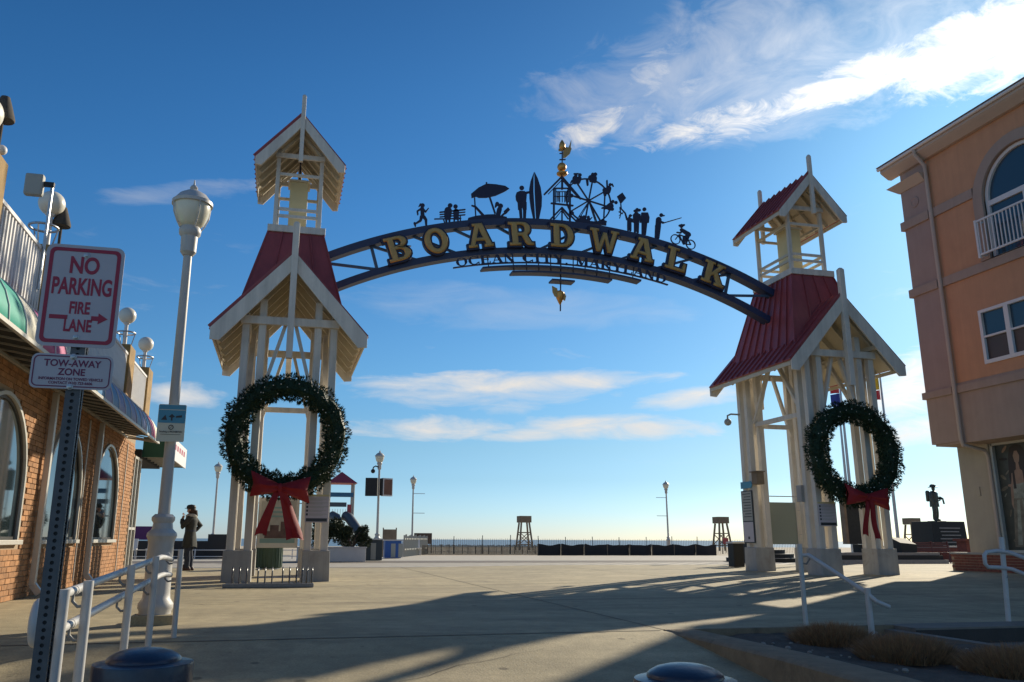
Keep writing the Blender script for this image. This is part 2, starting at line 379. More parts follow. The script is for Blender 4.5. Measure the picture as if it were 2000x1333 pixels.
# ------------------------------------------------------------------ mesh helpers
class MB:
    def __init__(s): s.v = []; s.f = []
    def add(s, vs, fs):
        o = len(s.v); s.v += [tuple(v) for v in vs]; s.f += [tuple(i + o for i in f) for f in fs]; return s
    def box(s, x0, x1, y0, y1, z0, z1):
        return s.add([(x0,y0,z0),(x1,y0,z0),(x1,y1,z0),(x0,y1,z0),(x0,y0,z1),(x1,y0,z1),(x1,y1,z1),(x0,y1,z1)],
                     [(0,3,2,1),(4,5,6,7),(0,1,5,4),(1,2,6,5),(2,3,7,6),(3,0,4,7)])
    def cbox(s, c, h): return s.box(c[0]-h[0], c[0]+h[0], c[1]-h[1], c[1]+h[1], c[2]-h[2], c[2]+h[2])
    def taper(s, c, h0, h1, z0, z1):
        x, y = c; a, b = h0; d, e = h1
        return s.add([(x-a,y-b,z0),(x+a,y-b,z0),(x+a,y+b,z0),(x-a,y+b,z0),(x-d,y-e,z1),(x+d,y-e,z1),(x+d,y+e,z1),(x-d,y+e,z1)],
                     [(0,3,2,1),(4,5,6,7),(0,1,5,4),(1,2,6,5),(2,3,7,6),(3,0,4,7)])
    def beam(s, p0, p1, w, h, up=(0,0,1)):
        p0, p1 = Vector(p0), Vector(p1); d = (p1-p0).normalized(); u = Vector(up)
        a = d.cross(u)
        if a.length < 1e-4: a = d.cross(Vector((1,0,0)))
        a.normalize(); b = a.cross(d).normalized()
        a = a*(w/2); b = b*(h/2)
        return s.add([p0-a-b,p0+a-b,p0+a+b,p0-a+b,p1-a-b,p1+a-b,p1+a+b,p1-a+b],
                     [(0,1,2,3),(7,6,5,4),(0,4,5,1),(1,5,6,2),(2,6,7,3),(3,7,4,0)])
    def tube(s, pts, r, n=10, cap=True):
        pts = [Vector(p) for p in pts]; rs = r if isinstance(r, (list, tuple)) else [r]*len(pts)
        o = len(s.v); prev = None
        for i, p in enumerate(pts):
            d = ((pts[min(i+1,len(pts)-1)]-pts[max(i-1,0)])).normalized()
            if prev is None:
                a = d.cross(Vector((0,0,1)))
                if a.length < 1e-3: a = d.cross(Vector((1,0,0)))
            else: a = prev - d*prev.dot(d)
            a.normalize(); prev = a; b = d.cross(a)
            for k in range(n):
                t = 2*pi*k/n; s.v.append(tuple(p + (a*cos(t)+b*sin(t))*rs[i]))
        for i in range(len(pts)-1):
            for k in range(n):
                k2 = (k+1)%n; s.f.append((o+i*n+k, o+i*n+k2, o+(i+1)*n+k2, o+(i+1)*n+k))
        if cap:
            s.f.append(tuple(o+k for k in range(n))[::-1]); s.f.append(tuple(o+(len(pts)-1)*n+k for k in range(n)))
        return s
    def lathe(s, prof, c=(0,0,0), n=20, sx=1, sy=1):
        o = len(s.v)
        for r, z in prof:
            for k in range(n):
                t = 2*pi*k/n; s.v.append((c[0]+r*cos(t)*sx, c[1]+r*sin(t)*sy, c[2]+z))
        for i in range(len(prof)-1):
            for k in range(n):
                k2 = (k+1)%n; s.f.append((o+i*n+k, o+i*n+k2, o+(i+1)*n+k2, o+(i+1)*n+k))
        s.f.append(tuple(o+k for k in range(n))[::-1]); s.f.append(tuple(o+(len(prof)-1)*n+k for k in range(n)))
        return s
    def ball(s, c, r, n=16, m=10, sz=1.0):
        return s.lathe([(max(1e-4, r*sin(pi*i/m)), -r*sz*cos(pi*i/m)) for i in range(m+1)], c, n)
    def prism(s, poly, f, t0, t1):
        # poly: 2D points; f(a, b, t) -> 3D
        n = len(poly); o = len(s.v)
        area = sum(poly[i][0]*poly[(i+1)%n][1]-poly[(i+1)%n][0]*poly[i][1] for i in range(n))
        if area < 0: poly = poly[::-1]
        s.v += [tuple(f(a,b,t0)) for a,b in poly] + [tuple(f(a,b,t1)) for a,b in poly]
        s.f.append(tuple(o+i for i in range(n))); s.f.append(tuple(o+n+i for i in range(n))[::-1])
        for i in range(n):
            j = (i+1)%n; s.f.append((o+j,o+i,o+n+i,o+n+j))
        return s
    def mesh(s, name, smooth=None):
        me = bpy.data.meshes.new(name); me.from_pydata(s.v, [], s.f); me.update()
        if smooth is not None:
            me.shade_smooth(); me.set_sharp_from_angle(angle=R(smooth))
        return me
    def build(s, name, m, parent=None, smooth=None, kind=None, fix=True, bevel=0):
        me = s.mesh(name, smooth)
        if fix:
            bm = bmesh.new(); bm.from_mesh(me); bmesh.ops.recalc_face_normals(bm, faces=bm.faces[:]); bm.to_mesh(me); bm.free()
        o = bpy.data.objects.new(name, me); COL.objects.link(o)
        me.materials.append(MATS[m])
        if parent is not None: o.parent = parent
        if kind: o['kind'] = kind
        if bevel:
            md = o.modifiers.new('bevel', 'BEVEL'); md.width = bevel; md.segments = 2; md.limit_method = 'ANGLE'
        return o

XZ = lambda a, b, t: (a, t, b)          # vertical plane facing -Y
YZ = lambda a, b, t: (t, a, b)          # vertical plane facing X
XY = lambda a, b, t: (a, b, t)

def empty(name, loc=(0,0,0), rz=0.0):
    o = bpy.data.objects.new(name, None); COL.objects.link(o)
    o.empty_display_size = 0.2; o.location = loc; o.rotation_euler = (0,0,rz); return o
def tag(o, label, cat, group=None):
    o['label'] = label; o['category'] = cat
    if group: o['group'] = group
    return o
def thing(name, label, cat, loc=(0,0,0), rz=0.0, group=None):
    return tag(empty(name, loc, rz), label, cat, group)
def struct(o): o['kind'] = 'structure'; return o
def inst(src, parent=None, loc=None, rz=None):
    o = src.copy(); COL.objects.link(o)
    if parent is not None: o.parent = parent
    if loc is not None: o.location = loc
    if rz is not None: o.rotation_euler = (0,0,rz)
    return o
def kids(o): return [c for c in bpy.data.objects if c.parent is o]
def copy_tree(src, label=None, loc=None, rz=None, parent=None):
    o = src.copy(); COL.objects.link(o)
    if parent is not None: o.parent = parent
    for ch in kids(src): copy_tree(ch, parent=o)
    if label: o['label'] = label
    if loc is not None: o.location = loc
    if rz is not None: o.rotation_euler = (0,0,rz)
    return o
def curve_mesh(loops, extrude=0.0, bevel=0.0, offset=0.0):
    cd = bpy.data.curves.new('outline', 'CURVE'); cd.dimensions = '2D'; cd.fill_mode = 'BOTH'
    for lp in loops:
        sp = cd.splines.new('POLY'); sp.points.add(len(lp)-1); sp.use_cyclic_u = True
        for p, q in zip(sp.points, lp): p.co = (q[0], q[1], 0, 1)
    cd.extrude = extrude; cd.bevel_depth = bevel; cd.bevel_resolution = 1; cd.offset = offset
    ob = bpy.data.objects.new('outline', cd); COL.objects.link(ob)
    bpy.context.view_layer.update()
    dg = bpy.context.evaluated_depsgraph_get()
    me = bpy.data.meshes.new_from_object(ob.evaluated_get(dg))
    bpy.data.objects.remove(ob); bpy.data.curves.remove(cd)
    return me
def mesh_obj(name, me, m, parent=None, mw=None, kind=None):
    o = bpy.data.objects.new(name, me); COL.objects.link(o)
    me.materials.clear(); me.materials.append(MATS[m])
    if parent is not None: o.parent = parent
    if mw is not None: me.transform(mw)
    if kind: o['kind'] = kind
    return o
FACE_FRONT = Matrix(((1,0,0,0),(0,0,1,0),(0,1,0,0),(0,0,0,1)))   # x,y plane -> x,z plane (normal +z -> +y); mirrored later if needed
def up_front(loc=(0,0,0)):     # text/outline: x right, y up, faces -Y
    return Matrix.Translation(loc) @ Matrix.Rotation(pi/2, 4, 'X')
def up_left(loc=(0,0,0)):      # outline x -> +Y direction reversed, faces -X
    return Matrix.Translation(loc) @ Matrix.Rotation(-pi/2, 4, 'Z') @ Matrix.Rotation(pi/2, 4, 'X')
def up_right(loc=(0,0,0)):     # outline x -> +Y, faces +X
    return Matrix.Translation(loc) @ Matrix.Rotation(pi/2, 4, 'Z') @ Matrix.Rotation(pi/2, 4, 'X')
def text_mesh(body, size, bold=0.0, sx=1.0, extrude=0.0006, spacing=1.0):
    cd = bpy.data.curves.new('text', 'FONT'); cd.body = body; cd.size = size; cd.align_x = 'CENTER'; cd.align_y = 'CENTER'
    cd.extrude = extrude; cd.offset = bold; cd.space_character = spacing
    ob = bpy.data.objects.new('text', cd); COL.objects.link(ob)
    bpy.context.view_layer.update()
    dg = bpy.context.evaluated_depsgraph_get()
    me = bpy.data.meshes.new_from_object(ob.evaluated_get(dg))
    bpy.data.objects.remove(ob); bpy.data.curves.remove(cd)
    if sx != 1.0: me.transform(Matrix.Diagonal((sx,1,1,1)))
    return me
def rrect(w, h, r, n=5, cx=0, cy=0):
    pts = []
    for sx, sy, a0 in ((1,-1,-90),(1,1,0),(-1,1,90),(-1,-1,180)):
        for i in range(n+1):
            a = R(a0 + 90*i/n); pts.append((cx+sx*(w/2-r)+r*cos(a), cy+sy*(h/2-r)+r*sin(a)))
    return pts
def circle(cx, cy, rx, ry=None, n=24, a0=0, a1=360):
    ry = rx if ry is None else ry
    return [(cx+rx*cos(R(a0+(a1-a0)*i/n)), cy+ry*sin(R(a0+(a1-a0)*i/n))) for i in range(n if a1-a0 == 360 else n+1)]
def skin_figure(name, joints, edges, root, m, parent=None, levels=2):
    me = bpy.data.meshes.new(name); bm = bmesh.new(); lay = bm.verts.layers.skin.verify(); vs = {}
    for k, j in joints.items():
        v = bm.verts.new(j[:3]); rr = j[3]; ry = j[4] if len(j) > 4 else rr
        v[lay].radius = (rr, ry); v[lay].use_root = (k == root); vs[k] = v
    for a, b in edges: bm.edges.new((vs[a], vs[b]))
    bm.to_mesh(me); bm.free()
    o = bpy.data.objects.new(name, me); COL.objects.link(o)
    md = o.modifiers.new('skin', 'SKIN'); md.use_smooth_shade = True; md.branch_smoothing = 0.4
    sd = o.modifiers.new('sub', 'SUBSURF'); sd.levels = levels; sd.render_levels = levels
    bpy.context.view_layer.update()
    dg = bpy.context.evaluated_depsgraph_get()
    nm = bpy.data.meshes.new_from_object(o.evaluated_get(dg))
    bpy.data.objects.remove(o)
    return mesh_obj(name, nm, m, parent)

# ------------------------------------------------------------------ ground
def sm(t): t = max(0.0, min(1.0, t)); return t*t*(3-2*t)
def ground_z(x, y):
    z = 0.0
    if y < -11.6: z = -0.106*min(4.6, -11.6-y)
    if y < -11.47 and x > 3.73: z = -0.62
    z += 0.058*sm((x-3)/6.0)*sm((y+9)/5.0)*(1-sm((y-8)/10.0))
    return z
def build_ground():
    xs = [-200,-90,-40,-20,-12,-8,-6] + sorted([-5+0.5*i for i in range(45)] + [3.70,3.76]) + [18,19,20,22,26,32,45,70,120,260]
    ys = [-60,-40,-28,-22,-18,-17] + sorted([-16.4+0.3*i for i in range(30)] + [-11.48,-11.44]) + [-7,-6,-5,-4,-3,-2,-1,0,1,2,3,4,5,6,6.6]
    vs = [(x,y,ground_z(x,y)) for y in ys for x in xs]
    nx = len(xs)
    fs = [(j*nx+i, j*nx+i+1, (j+1)*nx+i+1, (j+1)*nx+i) for j in range(len(ys)-1) for i in range(nx-1)]
    m = MB(); m.add(vs, fs); o = m.build('pavement', 'concrete', smooth=60, fix=False); struct(o)
    # bitumen joints between the slabs, laid 4 mm above
    def strip(p0, p1, w, name='joint'):
        p0, p1 = Vector(p0), Vector(p1); n = 14; d = (p1-p0).normalized(); a = Vector((-d.y, d.x))*w/2
        vv = []
        for i in range(n+1):
            p = p0.lerp(p1, i/n)
            for s in (1,-1):
                q = p+a*s; vv.append((q.x,q.y,ground_z(q.x,q.y)+0.004))
        b = MB(); b.add(vv, [(2*i,2*i+1,2*i+3,2*i+2) for i in range(n)]); b.build(name,'joint',o,fix=False)
    strip((-9,-11.55),(3.58,-11.42),0.03)
    strip((3.68,-3.4),(20,-3.3),0.020); strip((-3.4,-3.5),(3.6,-3.45),0.020)
    strip((3.64,-11.4),(3.64,6.5),0.016)
    strip((-3.4,2.6),(18,2.7),0.012)
    strip((8.3,-11.3),(8.3,6.5),0.016); strip((12.9,-11.3),(12.9,6.5),0.016); strip((-1.0,-7.4),(18,-7.35),0.018)
    # hairline cracks
    rngc = random.Random(9)
    for (x, y), ang, ln in (((-2.2,-6.2),0.5,3.4),((5.2,-5.0),2.2,3.0),((1.2,-9.6),-0.25,2.6),((9.5,-9.2),0.9,2.8),((0.6,-13.0),0.15,1.9),((14.2,-5.6),2.6,2.4)):
        vv = []; n = 16; px, py = x, y
        for i in range(n+1):
            w = 0.0035*(1-abs(2*i/n-1)*0.7)
            for s in (1,-1):
                qx, qy = px-sin(ang)*w*s, py+cos(ang)*w*s; vv.append((qx,qy,ground_z(qx,qy)+0.004))
            ang += rngc.uniform(-0.35,0.35); px += cos(ang)*ln/n; py += sin(ang)*ln/n
        b = MB(); b.add(vv, [(2*i,2*i+1,2*i+3,2*i+2) for i in range(n)]); b.build('crack','joint',o,fix=False)
    return o
pavement = build_ground()

def flat(name, x0, x1, y0, y1, z, m, parent=None):
    o = MB().add([(x0,y0,z),(x1,y0,z),(x1,y1,z),(x0,y1,z)], [(0,1,2,3)]).build(name, m, parent, fix=False)
    return struct(o) if parent is None else o
# the boardwalk beyond the gate: bands of planks and a pale tram lane
MATS['lane'] = MATS['pale_deck'].copy(); MATS['lane'].name = 'lane'
def lane_mat(m, scale, ang, lo):
    nt = m.node_tree; N, L = nt.nodes, nt.links; b = N['Principled BSDF']
    g = N.new('ShaderNodeNewGeometry'); mp = N.new('ShaderNodeMapping'); mp.inputs['Rotation'].default_value = (0,0,ang)
    L.new(g.outputs['Position'], mp.inputs[0])
    wv = N.new('ShaderNodeTexWave'); wv.inputs['Scale'].default_value = scale; wv.inputs['Distortion'].default_value = 0.6
    wv.inputs['Detail'].default_value = 3
    L.new(mp.outputs[0], wv.inputs[0])
    src = b.inputs['Base Color'].links[0].from_socket
    mr = N.new('ShaderNodeMapRange'); mr.inputs[3].default_value = lo; mr.inputs[4].default_value = 1.05
    L.new(wv.outputs['Fac'], mr.inputs[0])
    hs = N.new('ShaderNodeHueSaturation'); L.new(src, hs.inputs['Color']); L.new(mr.outputs[0], hs.inputs['Value'])
    L.new(hs.outputs[0], b.inputs['Base Color'])
lane_mat(MATS['lane'], 0.55, R(38), 0.62)
lane_mat(MATS['dark_plank'], 2.2, R(90), 0.75)
flat('boardwalk_edge', -200, 260, 6.6, 7.1, 0.0, 'dark_plank')
flat('boardwalk_lane', -200, 260, 7.1, 11.2, 0.004, 'lane')
flat('boardwalk_planks', -200, 260, 11.2, 14.6, 0.0, 'dark_plank')
flat('boardwalk_deck', -200, 260, 14.6, 24.5, 0.004, 'pale_deck')
def beach():
    xs = [-1200,-300,-100,-30,0,30,60,100,200,500,1500]; ys = [24.5,30,45,80,150,260,330]
    zs = [-0.02,-0.1,-0.1,-0.3,-0.7,-1.5,-2.6]
    m = MB(); n = len(xs)
    m.add([(x,y,z) for y,z in zip(ys,zs) for x in xs], [(j*n+i,j*n+i+1,(j+1)*n+i+1,(j+1)*n+i) for j in range(len(ys)-1) for i in range(n-1)])
    struct(m.build('beach', 'sand', smooth=60, fix=False))
beach()
flat('sea', -14000, 16000, 255, 20000, -1.75, 'water')
# ------------------------------------------------------------------ gate towers
S_GATE = 13.313
def roof_slope_panels(parent, sx, apex, eu, ew, d, n, th=0.035):
    # standing-seam panels, ridge at u=0, eave at u=sx*eu
    w = 2*d/n
    L = math.hypot(eu, apex-ew); ang = math.atan2(apex-ew, eu)
    m = MB(); hw = w/2
    m.box(0, L, -hw+0.006, hw-0.006, 0, th)
    m.box(0, L, hw-0.022, hw+0.002, th, th+0.04)      # raised seam
    me = m.mesh('roof_panel'); me.materials.append(MATS['red_metal'])
    rot = Matrix.Rotation(ang, 4, 'Y')
    for i in range(n):
        o = bpy.data.objects.new('roof_panel', me); COL.objects.link(o); o.parent = parent
        y = -d + w*(i+0.5)
        M = Matrix.Translation((0, y, apex)) @ (Matrix.Rotation(pi, 4, 'Z') if sx < 0 else Matrix()) @ rot
        o.matrix_local = M
def gable(parent, apex, eu, ew, d, np_, nr, barge, king_lo, king_hi, kw, rw=0.055, rh=0.15):
    slope = (apex-ew)/eu; ln = math.hypot(1, slope); cx = 1/ln
    roof_slope_panels(parent, 1, apex, eu, ew, d, np_); roof_slope_panels(parent, -1, apex, eu, ew, d, np_)
    nrm = lambda s: Vector((s*slope/ln, 0, 1/ln))
    for s in (1, -1):
        n = nrm(s); p0 = Vector((0, 0, apex)); p1 = Vector((s*eu, 0, ew))
        # boarded soffit under the metal
        o = -0.016; b = MB()
        a0 = p0+n*o+Vector((0,0,0)); a1 = p1+n*o-(p1-p0).normalized()*0.03
        b.beam((a0.x, -d+0.06, a0.z) if False else a0, a1, 2*d-0.10, 0.026, up=n)
        b.build('roof_boarding', 'bounce_tint_wood', parent)
        # rafters
        for i in range(nr):
            y = -d+0.30 + (2*d-0.60)*i/(nr-1)
            q0 = p0+n*(-0.030-rh/2)+Vector((s*0.05,y,-0.02)); q1 = p1+n*(-0.030-rh/2)+Vector((0,y,0))-(p1-p0).normalized()*0.05
            MB().beam(q0, q1, rw, rh, up=n).build('rafter', 'bounce_tint_wood', parent)
        # barge boards at both gables
        for e in (-1, 1):
            y = e*(d-0.02)
            q0 = p0+n*(-barge/2+0.012)+Vector((0,y,0)); q1 = p1+n*(-barge/2+0.012)+Vector((0,y,0))
            poly = []
            t0 = Vector((0, apex+0.012)); t1 = Vector((s*eu, ew+0.012))
            drop = barge*ln
            poly = [(s*0.0015, t0.y), (t1.x, t1.y), (t1.x, t1.y-barge*0.95), (t1.x-s*barge*0.72, t1.y-barge*1.02), (s*0.0015, t0.y-drop)]
            bb = MB(); bb.prism(poly, XZ, y-0.026, y+0.026); bb.build('barge_board', 'white_wood', parent, bevel=0.006)
        # eave fascia
        MB().box(min(s*eu, s*(eu-0.03)), max(s*eu, s*(eu-0.03)), -d+0.06, d-0.06, ew-0.11, ew-0.018).build('fascia', 'bounce_tint_wood', parent)
    for e in (-1, 1):
        y = e*(d+0.008); m = MB()
        m.box(-kw/2, kw/2, y-kw/2, y+kw/2, king_lo, king_hi-0.05)
        m.taper((0, y), (kw/2, kw/2), (kw/4, kw/4), king_hi-0.05, king_hi)
        m.build('finial_post', 'white_wood', parent, bevel=0.006)
    m = MB(); m.beam((0,-d+0.03,apex-0.12),(0,d-0.03,apex-0.12),0.05,0.20); m.build('ridge_beam','bounce_tint_wood',parent)

def build_tower():
    t = thing('gate_tower', '', 'tower', (0,0,0))
    # plinths
    pm = MB(); pm.taper((0,0),(0.285,0.285),(0.275,0.275),-0.12,0.60)
    p0 = pm.build('plinth', 'plinth_paint', t, bevel=0.012)
    first = True
    for sx in (-1,1):
        for sy in (-1,1):
            o = p0 if first else inst(p0, t); first = False
            o.location = (sx*0.76, sy*1.375, 0)
    # clustered posts
    for zt, cu in ((5.42,0.915),(5.78,0.58)):
        q = MB().box(-0.074,0.074,-0.074,0.074,0.598,zt).build('post','white_wood',t,bevel=0.006); first = True
        for sx in (-1,1):
            for v in (-1.525,-1.19,1.19,1.525):
                o = q if first else inst(q, t); first = False
                o.location = (sx*cu, v, 0)
    # tie beams and plates
    for e in (-1,1):
        MB().box(-1.02,1.02,e*1.635-0.035,e*1.635+0.035,5.22,5.39).build('tie_beam','white_wood',t,bevel=0.005)
        MB().box(e*0.915-0.05,e*0.915+0.05,-1.9,1.9,5.425,5.535).build('wall_plate','bounce_tint_wood',t,bevel=0.005)
        MB().box(-0.50,0.50,e*1.36-0.04,e*1.36+0.04,3.80,3.92).build('girt','white_wood',t,bevel=0.005)
        MB().box(e*0.75-0.04,e*0.75+0.04,-1.108,1.108,3.80,3.92).build('girt','white_wood',t,bevel=0.005)
        for s in (-1,1):
            MB().beam((s*0.10,e*1.46,5.30),(s*0.56,e*1.46,3.62),0.07,0.10,up=(0,1,0)).build('brace','white_wood',t)
            MB().beam((e*0.80,s*0.10,5.42),(e*0.80,s*1.08,3.90),0.07,0.10,up=(1,0,0)).build('brace','white_wood',t)
    gable(t, 6.749, 1.593, 4.998, 1.98, 13, 6, 0.26, 4.44, 7.434, 0.135)
    # steep skirt roof: trapezoid panels with seams on four faces
    B = [(-1.12,-1.52,5.50),(1.12,-1.52,5.50),(1.12,1.52,5.50),(-1.12,1.52,5.50)]
    T = [(-0.60,-0.885,7.60),(0.60,-0.885,7.60),(0.60,0.885,7.60),(-0.60,0.885,7.60)]
    for k in range(4):
        b0,b1,t0,t1 = Vector(B[k]),Vector(B[(k+1)%4]),Vector(T[k]),Vector(T[(k+1)%4])
        nn = (b1-b0).cross(t0-b0).normalized(); n = 4 if k % 2 == 0 else 8
        for i in range(n):
            a, c = i/n, (i+1)/n
            m = MB(); q = [b0.lerp(b1,a),b0.lerp(b1,c),t0.lerp(t1,c),t0.lerp(t1,a)]
            if k % 2 == 0:                    # front and rear panels die into the gable roof
                for e_, f_ in ((0,3),(1,2)):
                    lo_, hi_ = q[e_], q[f_]
                    for it in range(40):
                        g_ = it/40; pp = lo_.lerp(hi_, g_)
                        if pp.z >= 6.749-1.10*abs(pp.x)-0.03: break
                    q[e_] = pp
            m.add([*q,*[p-nn*0.03 for p in q]],[(0,1,2,3),(7,6,5,4),(0,4,5,1),(1,5,6,2),(2,6,7,3),(3,7,4,0)])
            d = (b1-b0).normalized()*0.013
            s0, s1 = q[1], q[2]
            m.add([s0-d,s0+d,s1+d,s1-d,s0-d+nn*0.04,s0+d+nn*0.04,s1+d+nn*0.04,s1-d+nn*0.04],[(0,3,2,1),(4,5,6,7),(0,1,5,4),(1,2,6,5),(2,3,7,6),(3,0,4,7)])
            m.build('roof_panel','red_metal',t)
    MB().box(-0.645,0.645,-0.93,0.93,7.585,7.75).build('platform','white_wood',t,bevel=0.008)
    # open cupola
    q = MB().box(-0.045,0.045,-0.045,0.045,7.748,9.72).build('cupola_post','white_wood',t,bevel=0.004); first = True
    for sx in (-1,1):
        for sy in (-1,1):
            o = q if first else inst(q,t); first = False
            o.location = (sx*0.495, sy*0.735, 0)
    for e in (-1,1):
        for z in (8.04,8.21,9.07):
            MB().box(-0.449,0.449,e*0.735-0.022,e*0.735+0.022,z-0.035,z+0.035).build('rail','white_wood',t)
            MB().box(e*0.495-0.022,e*0.495+0.022,-0.689,0.689,z-0.035,z+0.035).build('rail','bounce_tint_wood',t)
        MB().box(-0.56,0.56,e*0.81-0.028,e*0.81+0.028,9.45,9.56).build('tie_beam','white_wood',t)
        MB().box(e*0.495-0.03,e*0.495+0.03,-1.05,1.05,9.725,9.80).build('wall_plate','bounce_tint_wood',t)
        for s in (-1,1):
            MB().beam((s*0.04,e*0.80,10.05),(s*0.46,e*0.80,9.57),0.05,0.08,up=(0,1,0)).build('brace','bounce_tint_wood',t)
    m = MB(); m.box(-0.21,0.21,-0.24,0.24,7.95,9.13); m.build('bell_box','yellow_panel',t,bevel=0.012)
    MB().box(-0.26,0.26,-0.29,0.29,9.131,9.17).build('box_lid','bounce_tint_wood',t); MB().box(-0.24,0.24,-0.27,0.27,7.90,7.949).build('box_base','bounce_tint_wood',t)
    MB().tube([(0,0,9.17),(0,0,10.2)],0.02,8).build('hanger','navy_dark',t)
    gable(t, 10.388, 1.003, 9.227, 1.186, 9, 5, 0.19, 9.21, 10.905, 0.095, 0.045, 0.10)
    return t
tower = build_tower()
tower['label'] = 'white gable-roofed gate tower with red skirt roof beside the brick building'
tower['group'] = 'towers of the boardwalk gate'
tower_b = copy_tree(tower, 'white gable-roofed gate tower with red skirt roof standing near the flagpoles and peach building', (S_GATE,0,0.058))

# ------------------------------------------------------------------ arch sign
arch = thing('arch_sign', 'dark blue steel arch with gold BOARDWALK letters spanning the two white towers', 'sign', (S_GATE/2, 0, 0))
UC, ZT, ZB = 0.0, -4.555, -4.732
def arc_pt(r, a, zc): return (UC + r*sin(R(a)), zc + r*cos(R(a)))
def arc_beam(name, r0, r1, zc, a0, a1, y0, y1, m, n=48, parent=None):
    mb = MB(); vs = []; fs = []
    for i in range(n+1):
        a = a0+(a1-a0)*i/n
        for r in (r0, r1):
            x, z = arc_pt(r, a, zc)
            vs += [(x,y0,z),(x,y1,z)]
    for i in range(n):
        o = 4*i; p = o+4
        fs += [(o,p,p+1,o+1),(o+2,o+3,p+3,p+2),(o,o+2,p+2,p),(o+1,p+1,p+3,o+3)]
    fs += [(0,1,3,2),(4*n,4*n+2,4*n+3,4*n+1)]
    mb.add(vs, fs); return mb.build(name, m, parent or arch, smooth=30)
arc_beam('top_chord', 13.22, 13.394, ZT, -27.3, 27.3, -0.15, 0.15, 'navy_metal')
arc_beam('bottom_chord', 12.627, 12.79, ZB, -28.6, 28.6, -0.15, 0.15, 'navy_metal')
panels = [-27.0,-21.6,-17.0,-12.4,-7.6,-2.75,2.2,7.1,11.6,16.2,21.0,26.6]
for i, a in enumerate(panels):
    x0, z0 = arc_pt(13.23, a, ZT); x1, z1 = arc_pt(12.77, a, ZB)
    if i in (1,10): MB().beam((x0,0,z0),(x1,0,z1),0.07,0.07,up=(0,1,0)).build('strut','strut_blue',arch)
    if i < len(panels)-1:
        b = panels[i+1]
        if a < -3: p, q = arc_pt(13.24,a,ZT), arc_pt(12.78,b,ZB)
        else: p, q = arc_pt(12.78,a,ZB), arc_pt(13.24,b,ZT)
        if i == 0: p, q = arc_pt(13.15,a+0.6,ZT), arc_pt(12.80,b,ZB)
        MB().beam((p[0],0,p[1]),(q[0],0,q[1]),0.06,0.06,up=(0,1,0)).build('diagonal','strut_blue',arch)
def arcs(cx, cy, rx, ry, a0, a1, n=7): return [(cx+rx*cos(R(a0+(a1-a0)*i/n)), cy+ry*sin(R(a0+(a1-a0)*i/n))) for i in range(n+1)]
GLYPH = {
 'B': [[(-.46,0),(.10,0)]+arcs(.10,.27,.34,.27,-90,80)+arcs(.08,.755,.32,.245,-62,90)+[(-.46,1),(-.46,.86),(-.34,.86),(-.34,.14),(-.46,.14)],
       [(-.10,.61),(.04,.61)]+arcs(.04,.735,.11,.125,-90,90)+[(-.10,.86)], [(-.10,.14),(.05,.14)]+arcs(.05,.295,.13,.155,-90,90)+[(-.10,.45)]],
 'O': [circle(0,.5,.46,.53,28), circle(0,.5,.21,.33,24)],
 'A': [[(-.5,0),(-.14,0),(-.14,.13),(-.22,.13),(-.18,.26),(.16,.26),(.20,.13),(.12,.13),(.12,0),(.5,0),(.5,.13),(.43,.13),(.17,1),(-.25,1),(-.25,.88),(-.16,.88),(-.42,.13),(-.5,.13)],
       [(-.13,.40),(.11,.40),(0.0,.76)]],
 'R': [[(-.48,0),(0,0),(0,.13),(-.11,.13),(-.11,.40),(.03,.40),(.16,.1),(.24,.02),(.36,0),(.52,0),(.52,.13),(.44,.13),(.38,.2),(.27,.44)]+arcs(.12,.71,.30,.29,-55,90)+[(-.48,1),(-.48,.87),(-.36,.87),(-.36,.13),(-.48,.13)],
       [(-.11,.55),(.05,.55)]+arcs(.05,.705,.12,.155,-90,90)+[(-.11,.86)]],
 'D': [[(-.48,0),(.02,0)]+arcs(.02,.5,.46,.5,-90,90,12)+[(-.48,1),(-.48,.87),(-.36,.87),(-.36,.13),(-.48,.13)], [(-.11,.14),(.0,.14)]+arcs(.0,.5,.22,.36,-90,90,9)+[(-.11,.86)]],
 'W': [[(-.62,1),(-.62,.87),(-.54,.87),(-.32,0),(-.14,0),(.02,.56),(.15,0),(.33,0),(.54,.87),(.62,.87),(.62,1),(.26,1),(.26,.87),(.34,.87),(.23,.36),(.09,.87),(-.07,.87),(-.21,.36),(-.32,.87),(-.24,.87),(-.24,1)]],
 'L': [[(-.44,0),(.46,0),(.46,.4),(.32,.4),(.28,.14),(-.06,.14),(-.06,.87),(.08,.87),(.08,1),(-.44,1),(-.44,.87),(-.31,.87),(-.31,.13),(-.44,.13)]],
 'K': [[(-.5,0),(-.02,0),(-.02,.13),(-.11,.13),(-.11,.32),(-.02,.42),(.16,.13),(.08,.13),(.08,0),(.54,0),(.54,.13),(.45,.13),(.15,.58),(.34,.87),(.44,.87),(.44,1),(.04,1),(.04,.87),(.12,.87),(-.11,.52),(-.11,.87),(-.02,.87),(-.02,1),(-.5,1),(-.5,.87),(-.37,.87),(-.37,.13),(-.5,.13)]],
}
WORD = [('B',-19.18),('O',-14.89),('A',-9.93),('R',-5.2),('D',-0.3),('W',4.75),('A',9.51),('L',13.75),('K',18.67)]
